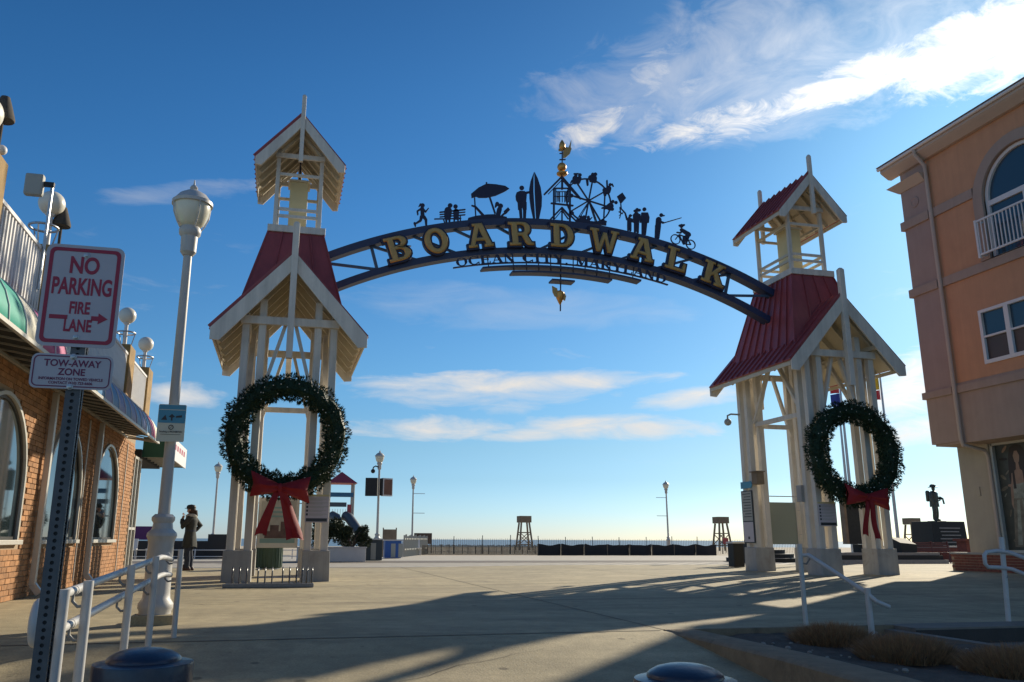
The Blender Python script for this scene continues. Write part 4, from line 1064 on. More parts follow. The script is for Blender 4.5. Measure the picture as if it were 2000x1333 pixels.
# ------------------------------------------------------------------ brick building on the left
FU = -3.45
def brick_building():
    b = thing('brick_building', 'orange brick restaurant with arched windows and a striped awning', 'building', (FU,0,0))
    WN, WS, WE = -16.0, 0, 2.15               # facade from v=-16 to the corner
    wins = [(-10.85,1.10),(-7.5,1.10),(-4.13,1.10),(-0.74,1.15)]
    SILL, SPR = 0.80, 1.50
    def arch_loop(c, hw, g=0.0, n=18):
        return [(c-hw-g, SILL-g*0.0), (c+hw+g, SILL-g*0.0)] + [(c+(hw+g)*cos(R(180*i/n)), SPR+(hw+g)*sin(R(180*i/n))) for i in range(n+1)]
    # backing wall with real window openings (front face at u = -3.45)
    loops = [[(WN,-0.1),(WE,-0.1),(WE,3.9),(WN,3.9)]] + [arch_loop(c,hw) for c,hw in wins]
    me = curve_mesh(loops, 0.09)
    mesh_obj('wall', me, 'mortar', b, up_right((-0.09-0.018,0,0)))
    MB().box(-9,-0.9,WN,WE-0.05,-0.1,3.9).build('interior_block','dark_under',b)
    MB().box(-9,-0.2,WE-0.19,WE-0.001,-0.1,3.9).build('end_wall','mortar',b)
    MB().box(-9.05,-0.02,WN,WE+1.3,3.905,4.0).build('flat_roof','alu',b)
    # windows
    for c, hw in wins:
        lp = arch_loop(c,hw); inner = [(c-hw+0.04,SILL+0.04),(c+hw-0.04,SILL+0.04)]+[(c+(hw-0.04)*cos(R(180*i/18)),SPR+(hw-0.04)*sin(R(180*i/18))) for i in range(19)]
        outer = [(c-hw-0.05,SILL-0.0),(c+hw+0.05,SILL-0.0)]+[(c+(hw+0.05)*cos(R(180*i/18)),SPR+(hw+0.05)*sin(R(180*i/18))) for i in range(19)]
        wdw = mesh_obj('window', curve_mesh([outer, lp], 0.02), 'alu', b, up_right((0.0,0,0)))
        mesh_obj('frame', curve_mesh([lp, inner], 0.02), 'dark_frame', wdw, up_right((-0.045,0,0)))
        mesh_obj('pane', curve_mesh([inner], 0.004), 'glass', wdw, up_right((-0.045,0,0)))
        MB().box(-0.03,0.07,c-hw-0.10,c+hw+0.10,SILL-0.065,SILL-0.002).build('sill','alu',wdw,bevel=0.006)
        for dv in (-0.48,):
            MB().box(-0.5,-0.47,c+dv-0.4,c+dv+0.1,SILL+0.05,SPR+0.4).build('curtain','curtain',wdw)
    # bricks: courses of real bricks in front of the mortar wall
    BL, BH, G = 0.205, 0.064, 0.011
    bm_ = MB(); bm_.box(-0.02,0.0,-BL/2,BL/2,-BH/2,BH/2); bme = bm_.mesh('brick'); bme.materials.append(MATS['brick'])
    hb = MB(); hb.box(-0.02,0.0,-BL/4+0.003,BL/4-0.003,-BH/2,BH/2); hme = hb.mesh('brick'); hme.materials.append(MATS['brick'])
    rng = random.Random(3); bricks = []
    def inside(v, w):
        for c, hw in wins:
            g = 0.055
            if SILL-0.075 < w < SPR and abs(v-c) < hw+g: return True
            if w >= SPR and (v-c)**2+(w-SPR)**2 < (hw+g)**2: return True
        return False
    row = 0; w = 0.04
    while w < 3.0:
        v = -9.2 + (0 if row % 2 else -(BL+G)/2)
        while v < WE-0.06:
            c0 = v+BL/2
            ok = not any(inside(c0+dx*BL/2*0.98, w+dz*BH/2) for dx in (-1,0,1) for dz in (-1,1))
            # recessed panel outline under each window
            if ok and c0+BL/2 < WE: bricks.append((c0, w, rng.uniform(-0.003,0.003)))
            v += BL+G
        w += BH+G; row += 1
    bricks.sort(key=lambda q: (q[0]+19)**2 + (q[1]-0.83)**2 if q[0] > -7.9 else 1e9)
    for q in bricks[:300]:
        o = bpy.data.objects.new('brick', bme); COL.objects.link(o); o.parent = b
        o.location = (q[2], q[0], q[1])
    m = MB()
    for q in bricks[300:]:
        m.box(-0.02+q[2], q[2], q[0]-BL/2, q[0]+BL/2, q[1]-BH/2, q[1]+BH/2)
    m.build('brickwork', 'brick_mass', b, kind='stuff', fix=False)
    # downspouts
    for c in (-5.63,-2.20):
        MB().box(0.04,0.125,c-0.045,c+0.045,0.16,2.95).add([],[]).build('downspout','alu',b,bevel=0.008)
        MB().beam((0.085,c,0.18),(0.19,c,0.05),0.09,0.085,up=(0,1,0)).build('downspout_shoe','alu',b)
    for c in (-2.95,-1.02+1.95):
        MB().tube([(0.03,c,0.1),(0.03,c,2.9)],0.014,8).build('conduit','alu',b)
    # striped awning: outer edge at u=-2.75 w=2.90, barrel up to w=3.62
    cols = ['awn_green','awn_cream','awn_magenta','awn_violet','awn_blue','awn_green','awn_blue','awn_violet','awn_blue','awn_blue','awn_violet','awn_magenta']
    y0, y1 = -15.0, 0.75; n = 26; wv = (y1-y0)/n
    aw = MB()
    for e in (y0,y1): aw.beam((0.68,e,2.93),(0.0,e,3.02),0.04,0.04,up=(0,1,0))
    aw.beam((0.70,y0,2.915),(0.70,y1,2.915),0.045,0.045); aw.beam((0.02,y0,3.03),(0.02,y1,3.03),0.04,0.04)
    awn = aw.build('awning','alu',b)
    seq = {}
    for i in range(n):
        a0, a1 = y0+wv*i, y0+wv*(i+1); mb = MB(); vs = []; k = 7
        for j in range(k+1):
            t = R(90*j/k); u = 0.70*cos(t) + 0.0; z = 2.94+0.72*sin(t)
            sag = 0.0
            for a in (a0+0.004,a1-0.004): vs += [(u,a,z),(u*0.985-0.004,a,z-0.012)]
        for j in range(k):
            o = 4*j; p = o+4
            mb.f += [(o,o+2,p+2,p),(o+1,p+1,p+3,o+3),(o,p,p+1,o+1),(o+2,o+3,p+3,p+2)]
        mb.v = vs; mb.f += [(0,1,3,2),(4*k,4*k+2,4*k+3,4*k+1)]
        dist = y1-a1
        ci = {0:'awn_cream',1:'awn_magenta',2:'awn_blue',3:'awn_violet',4:'awn_blue',5:'awn_violet',6:'awn_blue',7:'awn_violet',8:'awn_blue',9:'awn_violet',10:'awn_blue',11:'awn_green',12:'awn_green',13:'awn_cream',14:'awn_magenta',15:'awn_magenta',16:'awn_cream',17:'awn_green',18:'awn_green'}.get(n-1-i, cols[(n-1-i)%len(cols)])
        mb.build('awning_stripe', ci, awn, smooth=60)
        if i % 1 == 0:
            rb = MB(); rb.tube([(0.705*cos(R(90*j/7)),a0,2.942+0.728*sin(R(90*j/7))) for j in range(8)],0.010,6); rb.build('awning_rib','white_trim',awn)
    for i in range(34):
        y = y0+0.2+(y1-y0-0.4)*i/33
        MB().beam((0.68,y,2.935),(0.03,y,3.04),0.018,0.022,up=(0,0,1)).build('awning_bar','alu',awn)
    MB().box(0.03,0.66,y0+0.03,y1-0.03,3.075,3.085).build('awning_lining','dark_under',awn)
    # roof terrace: railing panels and square pillars
    RU = 0.10
    pil = [(-9.3,5.12),(-6.62,4.85),(-0.03,4.92),(2.65,4.95)]
    for c, h in pil:
        p = MB().box(RU-0.5,RU,c-0.33,c+0.33,3.72,h).build('roof_pillar','pillar',b,bevel=0.02)
    for (v0,v1) in ((-8.96,-6.96),(-6.28,-0.37),(0.31,2.31)):
        rl = MB(); z0, z1 = 3.76, 4.72; n = int((v1-v0)/0.115)
        rl.box(RU-0.09,RU-0.03,v0,v1,z1-0.05,z1); rl.box(RU-0.08,RU-0.04,v0,v1,z0,z0+0.05)
        r = rl.build('railing','white_trim',b)
        bal = MB().box(RU-0.075,RU-0.045,-0.022,0.022,z0+0.051,z1-0.051); bme2 = bal.mesh('baluster'); bme2.materials.append(MATS['white_trim'])
        for i in range(n):
            o = bpy.data.objects.new('baluster', bme2); COL.objects.link(o); o.parent = r; o.location = (0, v0+0.06+(v1-v0-0.12)*i/(n-1), 0)
    MB().box(-0.45,-0.05,-15,2.9,3.66,3.755).build('terrace_slab','mortar',b)
    # glazed door bay after the corner and the green entrance canopy
    d = MB()
    for v in (2.19,2.62,3.10): d.box(-0.06,0.02,v-0.03,v+0.03,0.0,2.75)
    d.box(-0.05,0.015,2.19,3.10,1.02,1.08); d.box(-0.05,0.015,2.19,3.10,2.69,2.75); d.box(-0.05,0.10,2.16,3.13,-0.02,0.12)
    db = d.build('door_bay','alu',b)
    MB().box(-0.03,-0.022,2.2,3.09,0.12,2.7).build('pane','glass',db)
    c = MB(); c.box(-0.02,0.66,3.30,3.32,2.82,3.32); c.box(-0.02,0.70,6.48,6.50,2.82,3.32)
    cn = c.build('entrance_canopy','canopy_green',b)
    MB().box(0.661,0.70,3.30,6.478,2.80,3.34).build('canopy_sign','white_trim',cn)
    MB().box(-0.02,0.66,3.322,6.478,3.30,3.335).build('canopy_top','canopy_green',cn)
    for v in (3.5,4.1,4.7,5.3,5.9,6.3): MB().box(0.0,0.655,v-0.02,v+0.02,2.83,2.88).build('canopy_bar','alu',cn)
    for k2, v in enumerate((3.7,4.2,4.7,5.2,5.7)):
        MB().box(0.7005,0.7035,v,v+0.30,3.08,3.22).build('sign_block','sign_red',cn)
    MB().box(-3.0,-0.02,3.12,6.6,2.78,3.0).build('canopy_roof','dark_under',b)
    return b
brick_bld = brick_building()

# lamps, speakers and torches on the roof pillars
def globe_lamp(loc, r, h, label):
    t = thing('globe_lamp', label, 'lamp', loc, group='globe lamps on the brick building')
    MB().lathe([(0.075,0),(0.075,0.03),(0.045,0.05),(0.04,h-r-0.03),(0.07,h-r),(0.07,h-r+0.03)],n=14).build('stem','white_trim',t,smooth=40)
    MB().ball((0,0,h),r,22,14).build('globe','globe_white',t,smooth=60)
    return t
def ring_stand(loc, label):
    t = thing('torch_holder', label, 'bracket', loc)
    m = MB(); m.tube([(0.19*cos(2*pi*i/20),0.19*sin(2*pi*i/20),0.30) for i in range(21)],0.018,8); m.build('ring','steel',t,smooth=60)
    for a in (0.4,2.5,4.6): MB().tube([(0.19*cos(a),0.19*sin(a),0.30),(0.12*cos(a),0.12*sin(a),0.0)],0.012,6).build('leg','steel',t)
    return t
def tiki(loc, label):
    t = thing('tiki_torch', label, 'torch', loc, group='tiki torches on the brick building')
    MB().tube([(0,0,0),(0.0,0,0.55)],0.022,8).build('torch_pole','thatch',t)
    MB().lathe([(0.13,0.50),(0.135,0.53),(0.09,0.68),(0.05,0.80),(0.03,0.81)],n=14).build('torch_cap','thatch',t,smooth=40)
    MB().ball((0.06,-0.05,0.10),0.06,12,8).build('spot_head','white_trim',t,smooth=50)
    return t
globe_lamp((-3.55,-9.42,5.12),0.215,0.42,'white globe lamp on the tallest roof pillar at the picture edge')
tiki((-3.45,-9.10,5.12),'dark thatched tiki torch on the tallest roof pillar')
globe_lamp((-3.55,-6.45,4.85),0.185,0.80,'white globe lamp above the signs, next to the boxy speaker')
ring_stand((-3.52,-6.78,4.85),'metal ring bracket on the roof pillar behind the no parking sign')
tiki((-3.42,-6.32,4.85),'dark thatched tiki torch behind the globe lamp over the signs')
globe_lamp((-3.55,0.0,4.92),0.185,0.72,'white globe lamp on the second roof pillar from the lamppost')
ring_stand((-3.52,-0.1,4.92),'metal ring bracket round the globe lamp on the tan pillar')
globe_lamp((-3.55,2.7,4.95),0.185,0.66,'white globe lamp on the farthest roof pillar')
ring_stand((-3.52,2.6,4.95),'metal ring bracket on the farthest roof pillar')
t = thing('floodlight', 'grey box floodlight on a thin pole above the terrace railing', 'floodlight', (-3.36,-7.22,4.70))
MB().tube([(0,0,-0.6),(0,0.02,0.95)],0.022,8).build('pole','steel',t)
MB().box(-0.34,-0.10,-0.07,0.05,0.74,1.06).build('light_box','speaker_grey',t,bevel=0.03)
MB().box(-0.099,0.03,-0.03,0.03,0.90,0.96).build('bracket','black',t)

# ------------------------------------------------------------------ peach building on the right
BU, BV = 17.96, 0.82
def peach_building():
    b = thing('peach_building', 'peach stucco building with arched balcony window and grey bands', 'building', (BU,0,0))
    # facade wall, outline x axis = -v so that it faces -u
    aC, aHW, aSP, aB = 3.20, 1.16, 9.75, 8.13            # arched window (in -v)
    wL, wR, wB, wT = 1.36, 3.10, 5.40, 6.86               # twin window
    arch_l = lambda g: [(aC-aHW-g,aB),(aC+aHW+g,aB)]+[(aC+(aHW+g)*cos(R(180*i/20)),aSP+(aHW+g)*sin(R(180*i/20))) for i in range(21)]
    rect = lambda a,c_,d,e: [(a,d),(c_,d),(c_,e),(a,e)]
    holes = [arch_l(0), rect(wL,wR,wB,wT)]
    for k in (1,2):
        o = 5.2*k
        holes += [[(p[0]+o,p[1]) for p in arch_l(0)], [(p[0]+o,p[1]) for p in rect(wL,wR,wB,wT)]]
    me = curve_mesh([[( -BV+1.0,5.08),(16,5.08),(16,11.6),(-BV+1.0,11.6)]]+holes, 0.12)
    mesh_obj('wall', me, 'peach', b, up_left((0.13,0,0)))
    MB().box(0.03,0.25,-16,-0.18,11.6,11.9).build('frieze','peach',b)
    MB().box(0.012,0.25,-16,-0.18,3.50,5.078).build('lower_wall','taupe',b)
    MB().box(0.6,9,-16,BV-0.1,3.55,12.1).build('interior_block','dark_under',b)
    MB().box(0.25,9,BV-0.099,BV-0.0,3.50,12.1).build('end_wall','taupe',b)
    # corner pilaster, one course per storey
    for z0, z1 in ((3.50,4.80),(5.00,7.86),(8.11,9.97),(10.24,11.18)):
        MB().box(-0.03,0.40,-0.18,BV,z0,z1).build('pilaster','mauve' if z0 > 4 else 'taupe',b)
    MB().box(0.0,0.40,-0.18,BV-0.02,11.402,11.778).build('pilaster','mauve',b)
    md = MB().lathe([(0.02,0),(0.17,0.0),(0.17,0.02),(0.12,0.03),(0.10,0.015),(0.03,0.03)],n=24); md.v = [(-0.031-z, 0.32+x, 10.7+y) for x,y,z in md.v]; md.build('rosette','mauve',b,smooth=40)
    # string courses
    for z0, z1, pr in ((4.80,5.0,0.09),(7.86,8.11,0.10),(9.97,10.24,0.10)):
        MB().box(-pr,0.401,-0.19,BV+pr,z0,z1).build('string_course','taupe',b,bevel=0.01)
        v0 = -16
        if z0 < 9: MB().box(-0.05,0.12,v0,-0.19,z0,z1).build('string_course','taupe',b)
    MB().box(-0.05,0.12,-1.86+0.12,-0.19,9.97,10.24).build('string_course','taupe',b)
    MB().add(*(lambda p: (p, [(0,1,2,3),(7,6,5,4),(0,4,5,1),(1,5,6,2),(2,6,7,3),(3,7,4,0)]))([(-0.30,-0.25,11.40),(-0.30,BV+0.28,11.40),(0.40,BV+0.28,11.40),(0.40,-0.25,11.40),(-0.06,-0.19,11.18),(-0.06,BV+0.05,11.18),(0.40,BV+0.05,11.18),(0.40,-0.19,11.18)])).build('capital','soffit',b)
    # arched surrounds
    for k in range(3):
        o = 5.2*k; sh = lambda lp: [(p[0]+o,p[1]) for p in lp]
        mesh_obj('arch_surround', curve_mesh([sh(arch_l(0.30)), sh(arch_l(0.0))], 0.09), 'taupe', b, up_left((0.03,0,0)))
        inner = arch_l(-0.10); inner[0] = (aC-aHW+0.10,aB+0.05); inner[1] = (aC+aHW-0.10,aB+0.05)
        w = mesh_obj('window', curve_mesh([sh(arch_l(-0.005)), sh(inner)], 0.05), 'white_trim', b, up_left((0.10,0,0)))
        mesh_obj('pane', curve_mesh([sh(inner)], 0.004), 'glass_up', w, up_left((0.12,0,0)))
        for dx in (0.0,):
            MB().box(0.06,0.14,-(aC+o)-0.035,-(aC+o)+0.035,aB,aSP-0.15).build('mullion','white_trim',w)
        MB().box(0.055,0.145,-(aC+o)-aHW+0.02,-(aC+o)+aHW-0.02,aSP-0.17,aSP-0.03).build('transom','white_trim',w)
        MB().box(0.119,0.122,-(aC+o)+0.12,-(aC+o)+aHW-0.16,aB+0.06,aSP-0.2).build('curtain','curtain',w)
        bal = MB(); yb0, yb1 = -(aC+o)-aHW-0.12, -(aC+o)+aHW+0.12
        bal.box(-0.30,-0.26,yb0,yb1,9.13,9.18); bal.box(-0.30,-0.26,yb0,yb1,8.20,8.25)
        bal.box(-0.30,-0.05,yb1-0.05,yb1,9.13,9.18); bal.box(-0.30,-0.05,yb1-0.05,yb1,8.20,8.25); bal.box(-0.31,-0.25,yb1-0.055,yb1+0.005,8.14,9.2)
        br = bal.build('balcony','white_trim',b)
        bs = MB().box(-0.29,-0.27,-0.014,0.014,8.251,9.129).mesh('baluster'); bs.materials.append(MATS['white_trim'])
        n = 22
        for i in range(n):
            q = bpy.data.objects.new('baluster', bs); COL.objects.link(q); q.parent = br; q.location = (0, yb0+0.06+(yb1-yb0-0.14)*i/(n-1), 0)
        # twin sash window
        fr = [sh(rect(wL,wR,wB,wT)), sh(rect(wL+0.09,(wL+wR)/2-0.07,wB+0.10,wT-0.08)), sh(rect((wL+wR)/2+0.07,wR-0.09,wB+0.10,wT-0.08))]
        w2 = mesh_obj('window', curve_mesh(fr, 0.06), 'white_trim', b, up_left((0.03,0,0)))
        MB().box(0.045,0.052,-(wR-0.05)-o,-(wL+0.05)-o,wB+0.05,wT-0.05).build('pane','glass_up',w2)
        MB().box(-0.02,0.04,-(wR-0.09)-o,-((wL+wR)/2+0.07)-o,(wB+wT)/2-0.03,(wB+wT)/2+0.02).build('sash_bar','white_trim',w2)
        MB().box(-0.02,0.04,-((wL+wR)/2-0.07)-o,-(wL+0.09)-o,(wB+wT)/2-0.03,(wB+wT)/2+0.02).build('sash_bar','white_trim',w2)
        for a, c_ in ((wL+0.09,(wL+wR)/2-0.07),((wL+wR)/2+0.07,wR-0.09)):
            MB().box(0.041,0.044,-c_-o,-a-o,wB+0.1,(wB+wT)/2-0.03).build('screen','dark_frame',w2)
    # eaves: coved soffit, fascia, gutter
    prof = [(0.02,11.78),(-0.10,11.78),(-0.30,11.92),(-0.36,11.97),(-0.36,12.13),(0.02,12.13)]
    cov = MB().prism(prof, lambda a,c_,t: (a,t,c_), -16, BV+0.37); cov.build('eaves','soffit',b)
    m = MB(); m.tube([(-0.405,-16,12.09),(-0.405,BV+0.41,12.09)],0.05,10); m.build('gutter','white_trim',b,smooth=40)
    MB().add([(-0.45,-16,12.17),(-0.45,BV+0.44,12.17),(4.5,BV-4.2,14.3),(4.5,-16,14.3),(-0.45,-16,12.15),(-0.45,BV+0.44,12.15),(9,BV+0.44,12.15),(9,-16,12.15),(9,BV+0.44,12.17)],
             [(0,1,2,3),(1,8,2),(4,7,6,5)]).build('roof','taupe',b,fix=False)
    # downspout down the pilaster edge, elbowing under the overhang
    pts = [(-0.40,-0.30,12.05),(-0.39,-0.30,11.90),(-0.10,-0.30,11.60),(-0.09,-0.30,11.2),(-0.09,-0.30,3.55),(-0.05,-0.30,3.38),(0.62,-0.32,3.25),(0.70,-0.32,3.1),(0.70,-0.32,0.6)]
    MB().tube(pts,0.055,10).build('downspout','soffit',b,smooth=40)
    # recessed ground floor
    G = 0.79
    MB().box(G,G+0.6,-0.26,BV-0.01,-0.1,3.50).build('corner_column','beige',b,bevel=0.01)
    MB().box(G+0.12,9,-16,-0.26,-0.1,0.62).build('shop_base','brown_brick',b)
    MB().box(0.012,9,-16,BV-0.1,3.44,3.498).build('overhang_soffit','taupe',b)
    sf = MB()
    for v in (-0.30,-3.4,-6.5): sf.box(G+0.04,G+0.16,v-0.05,v+0.05,0.55,3.44)
    sf.box(G+0.04,G+0.16,-7,-0.3,0.55,0.62); sf.box(G+0.04,G+0.16,-7,-0.3,3.38,3.44)
    w = sf.build('shop_window','alu',b)
    MB().box(G+0.13,G+0.14,-7,-0.34,0.62,3.40).build('poster_ground','mural_a',w)
    X = G+0.125
    def blob(name, c, rx, rz, m, dx): 
        q = MB().prism([(c[0]+rx*cos(2*pi*i/20)*(1+0.12*sin(3*i)), c[1]+rz*sin(2*pi*i/20)*(1+0.10*cos(2*i))) for i in range(20)], YZ, X-dx, X-dx+0.002); q.build(name,m,w)
    # window graphic: a long-haired standing figure among leaves and blossom
    def patch(pts, m, dx): MB().prism(pts, YZ, X-dx, X-dx+0.0015).build('print_shape', m, w)
    rg = random.Random(21)
    cols = ('mural_c','mural_e','mural_d','mural_c','mural_b','mural_e')
    for i in range(70):
        c = (rg.uniform(-2.9,-0.40), rg.uniform(0.66,3.3)); a = rg.uniform(0,pi); ln = rg.uniform(0.06,0.20); wd_ = ln*rg.uniform(0.25,0.5)
        pts = [(c[0]+ln*cos(t_)*cos(a)-wd_*sin(t_)*sin(a), c[1]+ln*cos(t_)*sin(a)+wd_*sin(t_)*cos(a)) for t_ in [2*pi*k_/8 for k_ in range(8)]]
        if abs(c[0]+1.0) < 0.22 and c[1] > 1.9: continue
        patch([(min(-0.36,q[0]),q[1]) for q in pts], cols[i%6], 0.001+0.00006*i)
    patch([(-1.28,3.15),(-1.18,3.32),(-0.98,3.36),(-0.82,3.28),(-0.74,3.0),(-0.70,2.5),(-0.76,2.1),(-0.90,1.95),(-1.15,2.0),(-1.30,2.3),(-1.33,2.8)],'mural_d',0.0062)
    patch([(-1.10,3.05),(-1.04,3.18),(-0.96,3.18),(-0.90,3.06),(-0.93,2.90),(-1.0,2.82),(-1.07,2.90)],'mural_b',0.0068)
    patch([(-1.04,2.86),(-0.96,2.86),(-0.94,2.70),(-0.78,2.60),(-0.72,2.2),(-0.80,1.9),(-1.16,1.9),(-1.24,2.25),(-1.20,2.6),(-1.06,2.70)],'mural_b',0.0064)
    patch([(-0.80,2.55),(-0.70,2.25),(-0.66,1.8),(-0.74,1.55),(-0.80,1.6),(-0.76,1.9)],'mural_b',0.0072)
    patch([(-1.18,2.35),(-0.78,2.30),(-0.76,1.95),(-1.20,1.95)],'mural_e',0.0076)
    patch([(-1.22,1.95),(-0.74,1.95),(-0.58,0.70),(-1.42,0.70)],'mural_c',0.0078)
    patch([(-1.12,1.9),(-1.0,1.92),(-1.02,0.75),(-1.22,0.75)],'mural_e',0.0082)
    patch([(-0.92,1.9),(-0.84,1.9),(-0.68,0.75),(-0.82,0.75)],'mural_e',0.0082)
    patch([(-1.20,3.0),(-1.12,2.95),(-1.14,2.1),(-1.26,2.1)],'mural_d',0.0086)
    patch([(-0.88,3.0),(-0.82,2.95),(-0.80,2.2),(-0.88,2.2)],'mural_d',0.0086)
    MB().box(G-0.03,G,0.18,0.30,2.05,2.30).build('wall_light','beige',b)
    # low brick planter wall along the shop front
    lw = MB(); lw.box(0.10,0.30,-16,BV-0.06,-0.1,0.50); wl = lw.build('planter_wall','mortar',b)
    br = MB(); rng = random.Random(8)
    for r_ in range(7):
        v = BV-0.06-(0.1 if r_ % 2 else 0)
        while v > -6:
            e = rng.uniform(-0.004,0.004)
            br.box(0.085+e,0.12,v-0.19,v,0.0+r_*0.072,0.06+r_*0.072); v -= 0.20
    for r_ in range(7): br.box(0.11,0.29,BV-0.061,BV-0.045,0.0+r_*0.072,0.06+r_*0.072)
    br.build('brickwork','brown_brick',wl,kind='stuff',fix=False)
    MB().box(0.07,0.33,-16,BV-0.03,0.502,0.55).build('coping','granite_pale',wl)
    return b
peach_bld = peach_building()
# ------------------------------------------------------------------ lampposts
def lamppost(label, loc, far=False, arms=0, group='white acorn lampposts along the boardwalk'):
    t = thing('lamppost', label, 'lamppost', loc, group=group)
    n = 12 if far else 24
    if not far: MB().box(-0.2,0.2,-0.2,0.2,-0.12,0.09).build('footing','concrete',t,bevel=0.01)
    base = [(0.155,0.0 if far else 0.091),(0.155,0.12),(0.17,0.15),(0.17,0.19),(0.135,0.24),(0.13,0.30),(0.125,0.78),(0.135,0.82),(0.15,0.85),(0.145,0.88),(0.105,0.92),(0.095,0.98),(0.115,1.01),(0.115,1.04),(0.085,1.07)]
    MB().lathe(base,n=n).build('pedestal','lamp_paint',t,smooth=35)
    MB().lathe([(0.060,1.065),(0.045,3.95)],n=n).build('pole','lamp_paint',t,smooth=50)
    MB().lathe([(0.055,3.88),(0.085,3.92),(0.09,4.10),(0.115,4.13),(0.12,4.18),(0.10,4.22)],n=n).build('fitter','lamp_paint',t,smooth=35)
    MB().lathe([(0.10,4.215),(0.145,4.26),(0.185,4.36),(0.200,4.46),(0.195,4.50)],n=n).build('globe','lamp_glass',t,smooth=50)
    MB().lathe([(0.198,4.475),(0.222,4.478),(0.222,4.515),(0.195,4.54),(0.15,4.60),(0.07,4.65),(0.03,4.66),(0.045,4.69),(0.03,4.715),(0.012,4.73),(0.004,4.79)],n=n).build('cap','lamp_paint',t,smooth=35)
    if not far:
        for k in range(4):
            a = k*pi/2+0.5
            MB().tube([(r*cos(a),r*sin(a),z) for r,z in ((0.118,4.19),(0.16,4.26),(0.202,4.36),(0.215,4.48))],0.007,6).build('cage_rib','lamp_paint',t)
    for z, s in (((3.62,arms),(2.42,arms)) if arms else ()):
        MB().tube([(0,0,z),(arms*0.75,0,z)],0.018,6).build('banner_arm','steel',t)
    return t
lamppost('tall white lamppost with a blue and cream sign on it, nearest the camera', (-1.15,-9.82,0.0))
lp = lamppost('far lamppost carrying two back to back screens', (4.26,18.6,0.0), True)
lamppost('far lamppost with two banner arms beside the sand fence', (8.05,33.0,0.0), True, 1)
lamppost('far lamppost with two banner arms in front of the black silt fence', (25.2,32.8,0.0), True, -1)
lamppost('lamppost seen between the posts of the tower near the flagpoles', (19.6,13.0,0.0), True)
lamppost('far lamppost rising behind the wreath beside the walking person', (-3.3,26.6,0.0), True)
# sign on the near lamppost
s = thing('lamp_sign', 'blue and cream beach rules sign on the nearest lamppost', 'sign', (-1.145,-9.93,2.0))
mesh_obj('sign_plate', curve_mesh([rrect(0.275,0.39,0.015)],0.002), 'sign_cream', s, up_front((0,0,0)))
mesh_obj('sign_top', curve_mesh([rrect(0.268,0.19,0.012,cy=0.095)],0.001), 'sign_blue', s, up_front((0,-0.0035,0)))
MB().box(-0.13,0.13,-0.0055,-0.005,0.135,0.142).build('rule_line','sign_cream',s)
for i, (cx, shp) in enumerate(((-0.075,0),(0.0,1),(0.07,2))):
    pm = [[(cx-0.03,0.03),(cx+0.03,0.03),(cx+0.01,0.085),(cx-0.008,0.06)],[(cx-0.008,0.025),(cx+0.008,0.025),(cx+0.008,0.055),(cx+0.032,0.065),(cx,0.095),(cx-0.032,0.065),(cx-0.008,0.055)],[(cx-0.03,0.055),(cx+0.03,0.06),(cx+0.03,0.085),(cx-0.03,0.075)]][shp]
    mesh_obj('pictogram', curve_mesh([pm],0.001), 'sign_dark', s, up_front((0,-0.006,0)))
mesh_obj('pictogram', curve_mesh([circle(0,-0.045,0.026),circle(0,-0.045,0.019)],0.001), 'sign_dark', s, up_front((0,-0.005,0)))
MB().beam((-0.016,-0.006,-0.06),(0.016,-0.006,-0.03),0.002,0.006,up=(0,1,0)).build('pictogram','sign_dark',s)
mesh_obj('lettering', text_mesh('Smoking is PROHIBITED',0.026,0.0004,0.85), 'sign_dark', s, up_front((0,-0.005,-0.092)))
MB().box(-0.10,0.10,-0.0055,-0.005,-0.122,-0.118).build('rule_line','sign_dark',s)

# ------------------------------------------------------------------ parking sign on a perforated post
PX, PY = -0.765, -15.66
gzp = ground_z(PX,PY)
t = thing('sign_post', 'perforated galvanised steel post carrying the no parking and tow-away signs', 'post', (PX,PY,gzp))
H_ = 1.925-gzp; holes = [circle(0, 0.03+0.0254*i, 0.0074, n=8) for i in range(int((H_-0.05)/0.0254))]
wp = 0.0255
mesh_obj('post_face', curve_mesh([[(-wp,0),(wp,0),(wp,H_),(-wp,H_)]]+holes, 0.0014), 'post_dark', t, up_front((0,-wp,0)))
mesh_obj('post_face', curve_mesh([[(-wp+0.003,0),(wp-0.003,0),(wp-0.003,H_),(-wp+0.003,H_)]]+holes, 0.0014), 'post_dark', t, up_right((wp-0.0015,0,0)))
mesh_obj('post_face', curve_mesh([[(-wp+0.003,0),(wp-0.003,0),(wp-0.003,H_),(-wp+0.003,H_)]]+holes, 0.0014), 'post_dark', t, up_left((-wp+0.0015,0,0)))
mesh_obj('post_face', curve_mesh([[(-wp,0),(wp,0),(wp,H_),(-wp,H_)]]+holes, 0.0014), 'post_dark', t, up_front((0,wp,0)))
MB().box(-wp+0.005,wp-0.005,-wp+0.004,wp-0.004,0.0,H_-0.01).build('post_core','black',t)
MB().box(-0.05,0.05,-0.05,0.05,-0.02,0.02).build('post_foot','post_dark',t)
for z in (1.985-gzp, ):
    pass
def bolt(parent, x, z, y=-0.012):
    m = MB(); m.lathe([(0.012,0),(0.012,0.002),(0.008,0.003),(0.0075,0.008),(0.003,0.009)],n=10); m.v = [(x+a, y-c, z+b) for a,b,c in m.v]
    m.build('bolt','steel',parent,smooth=40)
sg = thing('no_parking_sign', 'white and red NO PARKING FIRE LANE sign with an arrow', 'sign', (-0.775,-15.694,1.735))
mesh_obj('sign_plate', curve_mesh([rrect(0.282,0.405,0.030)],0.0015), 'sign_white', sg, up_front((0,0,0)))
mesh_obj('sign_border', curve_mesh([rrect(0.256,0.379,0.022),rrect(0.228,0.351,0.014)],0.0006), 'sign_red', sg, up_front((0,-0.0022,0)))
